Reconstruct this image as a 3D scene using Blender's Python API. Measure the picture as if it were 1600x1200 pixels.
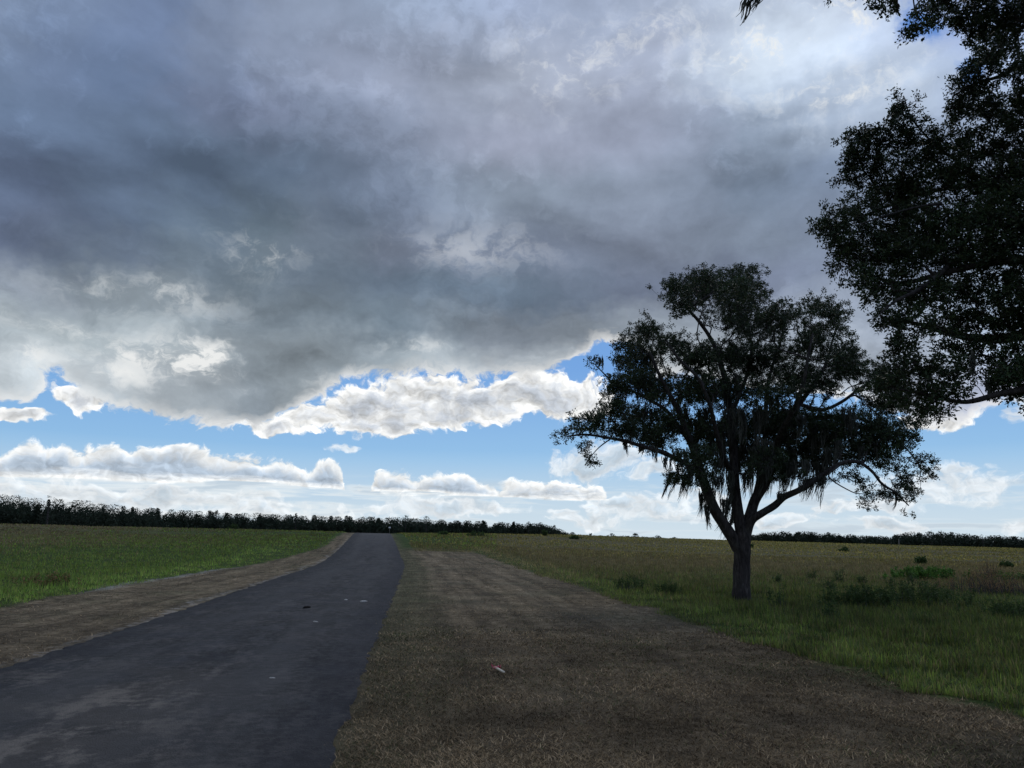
import bpy, math, random
import numpy as np
from mathutils import Vector, Matrix, noise as mnoise

for _o in list(bpy.data.objects):
    bpy.data.objects.remove(_o)
SC = bpy.context.scene
COL = SC.collection

# ---------------------------------------------------------------- camera
CAM_H = 1.6
PITCH, ROLL = math.radians(11.7), math.radians(0.8)
cam_data = bpy.data.cameras.new('camera')
cam_data.sensor_width = 36.0
cam_data.lens = 36.0 * 1155.0 / 1600.0
cam_data.clip_start = 0.05
cam_data.clip_end = 20000
cam = bpy.data.objects.new('camera', cam_data)
COL.objects.link(cam)
_R = Vector((math.cos(0), 0, 0)); _U = Vector((0, -math.sin(PITCH), math.cos(PITCH))); _Fw = Vector((0, math.cos(PITCH), math.sin(PITCH)))
_c, _s = math.cos(ROLL), math.sin(ROLL)
_right = _R * _c + _U * _s
_up = _R * -_s + _U * _c
_m = Matrix(((_right.x, _up.x, -_Fw.x), (_right.y, _up.y, -_Fw.y), (_right.z, _up.z, -_Fw.z)))
cam.matrix_world = Matrix.Translation((0, 0, CAM_H)) @ _m.to_4x4()
SC.camera = cam

# ---------------------------------------------------------------- colour management
SC.view_settings.view_transform = 'Standard'
SC.view_settings.look = 'None'
SC.view_settings.exposure = 0.0
SC.view_settings.gamma = 1.0
SC.view_settings.use_curve_mapping = False
SC.cycles.use_denoising = True
SC.cycles.max_bounces = 6
SC.cycles.diffuse_bounces = 3
SC.cycles.glossy_bounces = 2
SC.cycles.transmission_bounces = 3
SC.cycles.transparent_max_bounces = 4

# ---------------------------------------------------------------- sun (veiled by the cloud deck, high ahead and to the right)
SUN_EL, SUN_AZ = math.radians(50), math.radians(16)
sl = bpy.data.lights.new('sun', 'SUN')
sl.energy = 0.5
sl.angle = math.radians(16)
sl.color = (1.0, 0.95, 0.88)
sun = bpy.data.objects.new('sun', sl)
COL.objects.link(sun)
_sd = Vector((math.sin(SUN_AZ) * math.cos(SUN_EL), math.cos(SUN_AZ) * math.cos(SUN_EL), math.sin(SUN_EL)))
sun.rotation_euler = _sd.to_track_quat('Z', 'Y').to_euler()
# cloud survey: azimuth / elevation in degrees seen from the site
DECK_EL = [7.0, 10.0, 13.0, 16.0, 19.0, 22.0, 26.0, 30.0, 34.0, 39.0]
DECK_ROWS = [
 [(0.412,0.456,0.491),(0.412,0.456,0.491),(0.345,0.384,0.416),(0.272,0.308,0.339),(0.194,0.229,0.263),(0.259,0.300,0.334),(0.348,0.398,0.430),(0.371,0.418,0.451),(0.391,0.434,0.468),(0.397,0.440,0.476),(0.402,0.445,0.485),(0.402,0.451,0.501),(0.400,0.454,0.515),(0.385,0.438,0.515),(0.355,0.403,0.501),(0.305,0.342,0.468),(0.305,0.342,0.468)],
 [(0.357,0.402,0.434),(0.380,0.424,0.457),(0.336,0.375,0.406),(0.267,0.303,0.335),(0.190,0.225,0.259),(0.262,0.304,0.338),(0.351,0.401,0.433),(0.372,0.418,0.451),(0.392,0.434,0.468),(0.397,0.440,0.476),(0.402,0.445,0.485),(0.402,0.451,0.501),(0.400,0.455,0.515),(0.386,0.439,0.515),(0.357,0.406,0.502),(0.308,0.346,0.470),(0.305,0.348,0.471)],
 [(0.257,0.297,0.335),(0.280,0.324,0.357),(0.273,0.316,0.344),(0.245,0.285,0.315),(0.202,0.239,0.272),(0.221,0.262,0.298),(0.264,0.311,0.349),(0.297,0.341,0.378),(0.325,0.364,0.402),(0.340,0.381,0.421),(0.351,0.394,0.436),(0.344,0.391,0.441),(0.334,0.383,0.441),(0.328,0.376,0.448),(0.319,0.370,0.457),(0.305,0.373,0.479),(0.289,0.358,0.464)],
 [(0.149,0.178,0.232),(0.189,0.223,0.271),(0.200,0.242,0.281),(0.190,0.232,0.272),(0.174,0.215,0.256),(0.159,0.200,0.243),(0.141,0.184,0.230),(0.164,0.203,0.249),(0.188,0.222,0.268),(0.215,0.253,0.301),(0.240,0.280,0.331),(0.232,0.272,0.328),(0.221,0.258,0.321),(0.224,0.264,0.335),(0.221,0.267,0.347),(0.224,0.282,0.374),(0.227,0.288,0.382)],
 [(0.098,0.125,0.195),(0.098,0.126,0.188),(0.114,0.149,0.207),(0.132,0.173,0.222),(0.131,0.174,0.220),(0.128,0.167,0.219),(0.116,0.154,0.207),(0.112,0.152,0.206),(0.115,0.155,0.211),(0.131,0.167,0.230),(0.144,0.175,0.246),(0.146,0.175,0.248),(0.149,0.179,0.252),(0.166,0.203,0.281),(0.185,0.230,0.316),(0.229,0.287,0.382),(0.247,0.310,0.415)],
 [(0.108,0.149,0.235),(0.101,0.136,0.214),(0.101,0.140,0.210),(0.105,0.146,0.205),(0.116,0.159,0.206),(0.141,0.179,0.235),(0.158,0.191,0.258),(0.154,0.188,0.257),(0.152,0.187,0.259),(0.168,0.203,0.276),(0.186,0.221,0.295),(0.188,0.227,0.301),(0.189,0.233,0.309),(0.191,0.238,0.327),(0.206,0.259,0.364),(0.248,0.311,0.433),(0.274,0.341,0.473)],
 [(0.128,0.181,0.283),(0.120,0.170,0.267),(0.117,0.165,0.255),(0.108,0.153,0.229),(0.107,0.149,0.217),(0.122,0.161,0.229),(0.139,0.175,0.245),(0.171,0.211,0.280),(0.200,0.244,0.313),(0.228,0.275,0.357),(0.259,0.311,0.408),(0.237,0.290,0.387),(0.204,0.262,0.358),(0.214,0.275,0.386),(0.238,0.304,0.431),(0.304,0.376,0.514),(0.354,0.431,0.580)],
 [(0.161,0.214,0.317),(0.138,0.190,0.301),(0.125,0.177,0.287),(0.137,0.173,0.262),(0.140,0.171,0.248),(0.149,0.184,0.260),(0.168,0.203,0.279),(0.218,0.251,0.334),(0.268,0.298,0.389),(0.283,0.319,0.418),(0.301,0.341,0.450),(0.281,0.332,0.442),(0.278,0.345,0.456),(0.341,0.417,0.540),(0.416,0.500,0.635),(0.373,0.460,0.626),(0.300,0.396,0.611)],
 [(0.175,0.231,0.333),(0.162,0.219,0.337),(0.151,0.207,0.335),(0.173,0.221,0.327),(0.190,0.231,0.322),(0.212,0.249,0.338),(0.235,0.271,0.360),(0.275,0.315,0.407),(0.318,0.362,0.458),(0.328,0.373,0.479),(0.339,0.387,0.503),(0.384,0.448,0.561),(0.466,0.545,0.652),(0.484,0.566,0.684),(0.427,0.512,0.665),(0.319,0.408,0.631),(0.262,0.352,0.611)],
 [(0.175,0.231,0.333),(0.159,0.217,0.338),(0.166,0.223,0.352),(0.209,0.263,0.378),(0.231,0.284,0.392),(0.231,0.286,0.392),(0.237,0.294,0.402),(0.255,0.312,0.430),(0.275,0.332,0.459),(0.293,0.350,0.474),(0.311,0.368,0.489),(0.352,0.413,0.532),(0.399,0.465,0.583),(0.405,0.479,0.620),(0.394,0.479,0.652),(0.330,0.418,0.635),(0.262,0.352,0.611)],
]
DECK_EDGE = [(-38.23,7.17),(-35.07,8.01),(-33.73,8.41),(-33.07,9.41),(-32.08,9.62),(-31.16,8.70),(-29.68,8.33),(-27.70,8.12),(-25.24,7.79),(-22.25,7.42),(-19.20,7.61),(-17.90,8.30),(-16.79,8.84),(-15.69,9.72),(-13.88,10.89),(-12.01,11.97),(-10.04,11.78),(-8.08,12.21),(-5.08,12.48),(-2.04,12.31),(3.03,12.52),(4.81,13.90),(7.10,15.01),(9.10,14.38),(12.49,12.09),(17.21,11.42),(23.81,10.13),(27.83,8.98),(30.09,8.18),(31.57,8.08),(33.44,8.65),(35.22,9.04),(38.48,8.92)]
BANK_TOP = [(-37.91,4.85),(-34.63,4.62),(-34.00,5.04),(-33.21,5.68),(-31.96,5.65),(-31.24,5.66),(-30.45,5.21),(-29.73,5.52),(-27.83,5.69),(-27.20,5.30),(-26.66,5.77),(-25.47,5.98),(-24.68,6.26),(-23.85,6.31),(-22.55,5.94),(-21.23,5.60),(-20.35,5.46),(-19.02,5.38),(-18.55,5.12),(-17.69,5.54),(-16.78,5.48),(-16.05,4.95),(-15.35,4.79),(-14.46,5.29),(-13.04,5.06),(-12.53,4.26),(-12.03,2.14),(-11.83,2.86),(-11.55,3.67),(-10.81,3.21),(-10.16,4.48),(-8.73,4.61),(-7.26,4.41),(-6.53,4.42),(-5.33,4.79),(-3.36,4.98),(-2.61,4.50),(-1.62,3.93),(-0.87,3.65),(0.10,4.30),(2.57,4.33),(5.02,4.35),(6.25,4.36),(7.21,3.64),(7.68,2.68),(8.14,1.02),(37.24,-1.81)]
LOW_CUMULUS = [(6.5, 5.72, 4.84, 1.47, 1.0), (10.37, 5.09, 2.85, 0.68, 0.8), (-12.78, 6.12, 1.52, 0.38, 0.9), (30.09, 4.03, 3.91, 1.27, 0.8), (31.64, 5.0, 1.77, 0.33, 0.7), (25.72, 2.47, 2.73, 0.61, 0.8), (26.79, 1.09, 3.4, 0.56, 0.75), (23.26, 2.17, 2.44, 0.53, 0.8), (33.72, 1.28, 1.33, 0.56, 0.7), (4.04, 1.93, 1.21, 0.43, 0.9), (7.93, 2.83, 2.87, 0.67, 0.8), (10.3, 2.08, 4.2, 0.71, 0.8), (13.61, 2.95, 3.2, 0.8, 0.8), (5.98, 1.37, 2.88, 0.53, 0.7), (19.84, 1.67, 2.97, 0.59, 0.8), (-4.75, 2.19, 6.84, 0.72, 0.9), (-27.02, 1.74, 14.15, 1.2, 0.95), (-17.36, 1.19, 7.83, 0.92, 0.8), (-32.31, 2.59, 4.02, 1.02, 0.95), (35.42, 7.79, 1.06, 0.81, 0.9)]
MID_CUMULUS = [(-8.0, 10.25, 5.75, 2.26, 1.0), (-3.01, 10.65, 7.06, 1.98, 1.0), (3.29, 10.83, 5.74, 1.98, 1.0), (-9.38, 8.24, 2.7, 1.37, 1.0), (-4.97, 9.12, 4.0, 1.09, 1.0), (-14.67, 8.49, 4.29, 1.15, 0.9), (-11.86, 9.35, 2.92, 2.18, 1.0), (-18.3, 7.67, 4.61, 0.66, 0.8), (-34.11, 7.29, 1.54, 0.49, 0.9), (-30.75, 8.39, 1.89, 0.85, 1.0), (30.9, 8.77, 2.53, 1.11, 0.8)]
DECK_BRIGHT = [(-26.49, 11.94, 3.35, 1.15, 0.65), (-23.57, 12.27, 1.73, 1.0, 0.5), (-22.57, 10.89, 1.75, 0.64, 0.6), (-28.35, 10.39, 2.4, 0.65, 0.5), (-19.73, 20.49, 2.84, 1.63, 0.28), (4.06, 34.67, 4.93, 2.47, 0.35), (20.48, 34.4, 4.52, 2.15, 0.85), (26.83, 35.51, 2.64, 1.25, 0.85), (25.9, 30.78, 3.68, 1.19, 0.55), (11.23, 36.75, 4.78, 1.19, 0.3), (30.99, 32.96, 2.42, 1.47, 0.4), (-27.15, 16.11, 5.13, 1.14, 0.3), (-32.17, 13.36, 3.43, 0.5, 0.3), (-23.21, 12.99, 2.19, 0.91, 0.5), (-13.42, 11.21, 1.93, 0.58, 0.4), (7.58, 13.67, 3.97, 0.69, 0.5), (-3.32, 22.17, 5.79, 1.62, 0.2), (13.16, 17.85, 1.95, 0.38, 0.3), (-7.66, 14.2, 3.03, 0.59, 0.3), (-34.06, 10.96, 2.15, 0.82, 0.5)]
DECK_DARK = [(-20.94, 17.42, 2.76, 1.82, 0.25), (-15.2, 16.37, 2.92, 1.19, 0.2), (19.79, 28.14, 4.44, 3.05, 0.3), (-17.18, 10.96, 2.81, 2.37, 0.3), (-23.24, 26.73, 4.23, 2.1, 0.12), (-33.18, 21.2, 4.7, 1.6, 0.15), (1.93, 24.16, 6.32, 1.88, 0.15), (20.94, 33.92, 6.06, 2.92, -0.32), (27.2, 34.66, 4.7, 2.22, -0.25), (3.5, 34.68, 4.94, 2.47, -0.22), (-26.61, 13.05, 8.74, 2.21, -0.3), (-7.65, 13.95, 7.62, 1.47, -0.25), (-34.25, 9.68, 2.86, 2.05, -0.3), (12.13, 16.46, 5.78, 1.44, -0.15)]
# ---------------------------------------------------------------- sky
class G:
    """tiny expression helper for shader node trees"""
    def __init__(s, nt):
        s.nt = nt; s.n = nt.nodes; s.l = nt.links
    def put(s, sock, v):
        if isinstance(v, bpy.types.NodeSocket): s.l.new(v, sock)
        elif v is not None: sock.default_value = v
    def m(s, op, a, b=None, c=None, clamp=False):
        n = s.n.new('ShaderNodeMath'); n.operation = op; n.use_clamp = clamp
        s.put(n.inputs[0], a); s.put(n.inputs[1], b); s.put(n.inputs[2], c)
        return n.outputs[0]
    def add(s, a, b): return s.m('ADD', a, b)
    def sub(s, a, b): return s.m('SUBTRACT', a, b)
    def mul(s, a, b): return s.m('MULTIPLY', a, b)
    def mad(s, a, b, c): return s.m('MULTIPLY_ADD', a, b, c)
    def ss(s, x, lo, hi, a=0.0, b=1.0, t='SMOOTHSTEP'):
        n = s.n.new('ShaderNodeMapRange'); n.interpolation_type = t
        if t == 'LINEAR': n.clamp = True
        s.put(n.inputs[0], x)
        for i, v in zip((1, 2, 3, 4), (lo, hi, a, b)): s.put(n.inputs[i], v)
        return n.outputs[0]
    def vec(s, x, y, z=0.0):
        n = s.n.new('ShaderNodeCombineXYZ')
        for i, v in enumerate((x, y, z)): s.put(n.inputs[i], v)
        return n.outputs[0]
    def noise(s, v, scale, detail=4.0, rough=0.5, dist=0.0, lac=2.0, dim='3D'):
        n = s.n.new('ShaderNodeTexNoise'); n.noise_dimensions = dim; s.put(n.inputs['Vector'], v)
        n.inputs['Scale'].default_value = scale; n.inputs['Detail'].default_value = detail
        n.inputs['Roughness'].default_value = rough; n.inputs['Distortion'].default_value = dist
        n.inputs['Lacunarity'].default_value = lac
        return n.outputs[0]
    def noisec(s, v, scale, detail=4.0, rough=0.5, dim='3D'):
        n = s.n.new('ShaderNodeTexNoise'); n.noise_dimensions = dim; s.put(n.inputs['Vector'], v)
        n.inputs['Scale'].default_value = scale; n.inputs['Detail'].default_value = detail
        n.inputs['Roughness'].default_value = rough
        return n.outputs[1]
    def voro(s, v, scale, detail=2.0, rough=0.5, dim='2D'):
        n = s.n.new('ShaderNodeTexVoronoi'); n.feature = 'F1'; n.voronoi_dimensions = dim; s.put(n.inputs['Vector'], v)
        n.inputs['Scale'].default_value = scale; n.inputs['Detail'].default_value = detail
        n.inputs['Roughness'].default_value = rough
        n.normalize = True
        return n.outputs[0]
    def vm(s, op, a, b=None, sc=None):
        n = s.n.new('ShaderNodeVectorMath'); n.operation = op
        s.put(n.inputs[0], a)
        if b is not None: s.put(n.inputs[1], b)
        if sc is not None: s.put(n.inputs[3], sc)
        return n.outputs[1] if op in ('DOT_PRODUCT', 'LENGTH', 'DISTANCE') else n.outputs[0]
    def mix(s, f, a, b, mode='MIX'):
        n = s.n.new('ShaderNodeMix'); n.data_type = 'RGBA'; n.blend_type = mode; n.clamp_factor = True
        s.put(n.inputs[0], f)
        for k, v in ((6, a), (7, b)):
            if isinstance(v, tuple) and len(v) == 3: v = v + (1.0,)
            s.put(n.inputs[k], v)
        return n.outputs[2]
    def ramp(s, f, stops, interp='LINEAR'):
        n = s.n.new('ShaderNodeValToRGB'); r = n.color_ramp; r.interpolation = interp
        s.put(n.inputs[0], f)
        while len(r.elements) < len(stops): r.elements.new(0.5)
        for e, (p, c) in zip(r.elements, stops):
            e.position = p; e.color = (c[0], c[1], c[2], 1) if not isinstance(c, float) else (c, c, c, 1)
        return n.outputs[0]
    def curve(s, x, pts, x0, x1, y0, y1):
        """piecewise curve through pts (x, y); x mapped x0..x1 -> 0..1"""
        n = s.n.new('ShaderNodeFloatCurve')
        c = n.mapping.curves[0]
        P = [(min(1, max(0, (a - x0) / (x1 - x0))), min(1, max(0, (b - y0) / (y1 - y0)))) for a, b in pts]
        P = sorted(P); Q = [P[0]]
        for p in P[1:]:
            if p[0] - Q[-1][0] > 1e-4: Q.append(p)
        c.points[0].location = Q[0]; c.points[1].location = Q[-1]
        for p in Q[1:-1]: c.points.new(*p)
        n.mapping.update()
        s.put(n.inputs['Value'], s.mul(s.sub(x, x0), 1.0 / (x1 - x0)))
        return s.mad(n.outputs[0], y1 - y0, y0)

world = bpy.data.worlds.new('World')
SC.world = world
world.use_nodes = True
wt = world.node_tree
wt.nodes.clear()
g = G(wt)
_tc = wt.nodes.new('ShaderNodeTexCoord')
D = _tc.outputs['Generated']
_sp = wt.nodes.new('ShaderNodeSeparateXYZ'); wt.links.new(D, _sp.inputs[0])
DX, DY, DZ = _sp.outputs
DEG = 57.29578
AZ = g.mul(g.m('ARCTAN2', DX, DY), DEG)
EL = g.mul(g.m('ARCSINE', DZ), DEG)
# clear sky
nish = wt.nodes.new('ShaderNodeTexSky'); nish.sky_type = 'NISHITA'; nish.sun_disc = False
nish.sun_elevation = SUN_EL; nish.sun_rotation = SUN_AZ
nish.air_density = 1.0; nish.dust_density = 0.6; nish.ozone_density = 1.6
clear = g.mix(1.0, nish.outputs[0], (0.085, 0.085, 0.085), 'MULTIPLY')
BLUE = g.ramp(g.mul(EL, 1 / 40.0), [(0.0, (0.42, 0.58, 0.72)), (0.06, (0.36, 0.56, 0.78)), (0.14, (0.27, 0.52, 0.82)),
                                     (0.32, (0.15, 0.36, 0.76)), (1.0, (0.07, 0.2, 0.6))])
clear = g.mix(0.85, clear, BLUE)
# warped coordinates: puffs a degree wide, wisps below that
Q = g.vec(g.mul(AZ, 0.1), g.mul(EL, 0.14))
_w1 = g.noisec(Q, 1.3, 1.0, 0.5, '2D')
_w2 = g.noisec(Q, 6.5, 2.0, 0.6, '2D')
_W = g.vm('ADD', g.vm('SCALE', g.vm('SUBTRACT', _w1, (0.5, 0.5, 0.5)), sc=5.0), g.vm('SCALE', g.vm('SUBTRACT', _w2, (0.5, 0.5, 0.5)), sc=2.6))
_ws = wt.nodes.new('ShaderNodeSeparateXYZ'); wt.links.new(_W, _ws.inputs[0])
WX, WY = _ws.outputs[0], _ws.outputs[1]
AZD, ELD = g.add(AZ, WX), g.mad(WY, 0.6, EL)
AZW, ELW = g.mad(WX, 0.5, AZ), g.mad(WY, 0.4, EL)
# billows and their relief (lit from above, behind the cloud)
P0 = g.vec(g.mul(AZW, 0.1), g.mul(ELW, 0.14))
P1 = g.vm('ADD', P0, (0.02, 0.05, 0.0))
def billow(p):
    d = g.voro(p, 4.2, 3.0, 0.55)
    return g.sub(1.0, d)
B0, B1 = billow(P0), billow(P1)
N0 = g.noise(P0, 3.8, 7.0, 0.68, dim='2D')
N1 = g.noise(P1, 3.8, 5.0, 0.66, dim='2D')
REL = g.add(g.mul(g.sub(B0, B1), 0.9), g.mul(g.sub(N0, N1), 1.0))
PUFF = g.mad(g.sub(N0, 0.5), 2.4, g.mul(g.sub(B0, 0.66), 1.5))
# softer, larger structure of the deck
DV = g.vec(g.mul(AZ, 0.022), g.mul(EL, 0.042))
S0 = g.noise(DV, 2.6, 5.0, 0.45, 0.25, dim='2D')
S1 = g.noise(g.vm('ADD', DV, (0.01, 0.05, 0.0)), 2.6, 4.0, 0.45, 0.25, dim='2D')

def ellipses(data, A, E):
    acc = None
    for (a, e, w, h, k) in data:
        dx = g.mul(g.sub(A, a), 1.0 / w)
        dy = g.mul(g.sub(E, e), 1.0 / h)
        r2 = g.mad(dy, dy, g.mul(dx, dx))
        f = g.mul(g.sub(1.0, r2), k)
        acc = f if acc is None else g.m('SMOOTH_MAX', acc, f, 0.3)
    return acc
def gauss(data, A, E):
    acc = None
    for (a, e, w, h, k) in data:
        dx = g.mul(g.sub(A, a), 1.0 / w)
        dy = g.mul(g.sub(E, e), 1.0 / h)
        r2 = g.mad(dy, dy, g.mul(dx, dx))
        f = g.mul(g.m('EXPONENT', g.mul(r2, -1.0)), k)
        acc = f if acc is None else g.add(acc, f)
    return acc

def cloud(base, f, lo, hi, white, grey, relief=1.2, core=(0.15, 1.1), opacity=1.0):
    alpha = g.mul(g.ss(f, lo, hi), opacity)
    core_f = g.ss(f, core[0], core[1])
    c = g.mix(core_f, white, grey)
    lum = g.mad(REL, relief, 1.0)
    lum = g.m('MINIMUM', g.m('MAXIMUM', lum, 0.62), 1.3)
    lumv = g.vec(lum, lum, lum)
    c = g.mix(1.0, c, lumv, 'MULTIPLY')
    return g.mix(alpha, base, c)

# 1 thin layered cloud towards the horizon
ST = g.noise(g.vec(g.mul(AZW, 0.05), g.mul(g.mad(AZ, 0.012, EL), 0.5), 0.2), 2.2, 4.0, 0.6, 0.3, dim='2D')
hz = g.ss(EL, 0.0, 6.5, 0.8, 0.0, 'LINEAR')
stf = g.mul(g.ss(g.add(ST, g.ss(AZ, -35.0, 8.0, 0.16, -0.03)), 0.42, 0.66), g.ss(EL, 3.4, 4.6, 0.85, 0.0))
sky = g.mix(hz, clear, (0.68, 0.79, 0.87))
sky = g.mix(stf, sky, g.mix(g.ss(ST, 0.5, 0.68), (0.80, 0.86, 0.89), (0.56, 0.65, 0.73)))
# 2 small low cumulus
fl = g.add(ellipses(LOW_CUMULUS, AZW, ELW), g.mul(PUFF, 1.1))
sky = cloud(sky, fl, -0.05, 0.95, (0.90, 0.92, 0.93), (0.55, 0.64, 0.72), 1.0, (0.4, 1.4), 0.85)
# 3 the bank of cumulus with a drawn skyline
top = g.curve(g.mad(WX, 0.12, AZ), BANK_TOP, -40.0, 40.0, -5.0, 15.0)
fb = g.mul(g.sub(g.mad(PUFF, 0.8, top), g.mad(WY, 0.15, EL)), 0.9)
base_f = g.mul(g.ss(AZ, -40.0, 40.0, 0.0, 0.0), 1.0)
fb = g.m('MINIMUM', fb, g.mul(g.sub(EL, g.add(g.ss(AZ, -14.0, -10.0, 3.4, 2.9), g.mul(g.sub(ST, 0.5), 1.6))), 1.6))
sky = cloud(sky, fb, -0.05, 0.34, (0.97, 0.98, 0.97), (0.45, 0.54, 0.65), 1.1, (0.12, 1.25))
# 4 bright middle cumulus under the deck
fm = g.add(ellipses(MID_CUMULUS, AZW, ELW), g.mul(PUFF, 0.9))
sky = cloud(sky, fm, -0.05, 0.45, (1.0, 1.0, 0.98), (0.47, 0.51, 0.57), 1.6, (0.25, 1.4))
# 5 the dark deck
rows = []
for r in DECK_ROWS:
    rows.append(g.ramp(g.ss(AZD, -40.0, 40.0, 0.0, 1.0, 'LINEAR'), [(i / 16.0, c) for i, c in enumerate(r)], 'B_SPLINE' if False else 'EASE'))
dk = rows[0]
for i in range(1, len(rows)):
    dk = g.mix(g.ss(ELD, DECK_EL[i - 1], DECK_EL[i]), dk, rows[i])
lum = g.add(g.mul(g.sub(S0, S1), 1.5), g.mul(g.sub(S0, 0.5), 0.6))
lum = g.add(lum, g.mul(g.sub(N0, 0.5), 0.25))
lum = g.add(lum, g.mul(REL, g.ss(EL, 30.0, 9.0, 0.0, 0.3)))
lum = g.add(lum, g.mul(g.ss(g.mad(S1, 0.6, g.mul(N1, 0.4)), 0.5, 0.66), 0.30))
lum = g.sub(lum, gauss(DECK_DARK, AZD, ELD))
lum = g.m('MAXIMUM', g.add(lum, g.ss(EL, 8.0, 16.0, 1.24, 1.15)), 0.72)
dk = g.mix(1.0, dk, g.vec(lum, lum, lum), 'MULTIPLY')
hi_n = g.ss(g.add(g.mul(S0, 0.4), g.mul(N0, 0.7)), 0.50, 0.68)
hi = g.mul(gauss(DECK_BRIGHT, AZW, ELW), g.mad(hi_n, 1.4, 0.1))
dk = g.mix(g.m('MINIMUM', hi, 0.95), dk, (0.86, 0.87, 0.86))
edge = g.curve(AZW, DECK_EDGE, -40.0, 40.0, 0.0, 20.0)
ed = g.add(g.sub(g.mad(WY, 0.25, EL), edge), g.mul(PUFF, 1.1))
rim = g.mul(g.ss(ed, 0.1, 1.5, 0.85, 0.0), g.ss(PUFF, -0.4, 0.4, 0.25, 1.0))
dk = g.mix(rim, dk, (0.88, 0.88, 0.87))
hole = gauss([(32.0, 33.6, 2.6, 1.6, 0.9), (34.5, 30.0, 1.5, 1.5, .8)], AZW, ELW)
da = g.mul(g.ss(ed, -0.1, 0.55), g.sub(1.0, g.m('MINIMUM', g.ss(g.mad(g.sub(N0, 0.5), 1.2, hole), 0.35, 0.9), 1.0)))
sky = g.mix(da, sky, dk)
# below the horizon
sky = g.mix(g.ss(EL, -0.6, -0.1, 1.0, 0.0), sky, (0.12, 0.12, 0.09))
bg = wt.nodes.new('ShaderNodeBackground')
wt.links.new(sky, bg.inputs['Color'])
bg.inputs['Strength'].default_value = 1.0
wo = wt.nodes.new('ShaderNodeOutputWorld')
wt.links.new(bg.outputs[0], wo.inputs['Surface'])
world.cycles.sampling_method = 'MANUAL'
world.cycles.sample_map_resolution = 256
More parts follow.
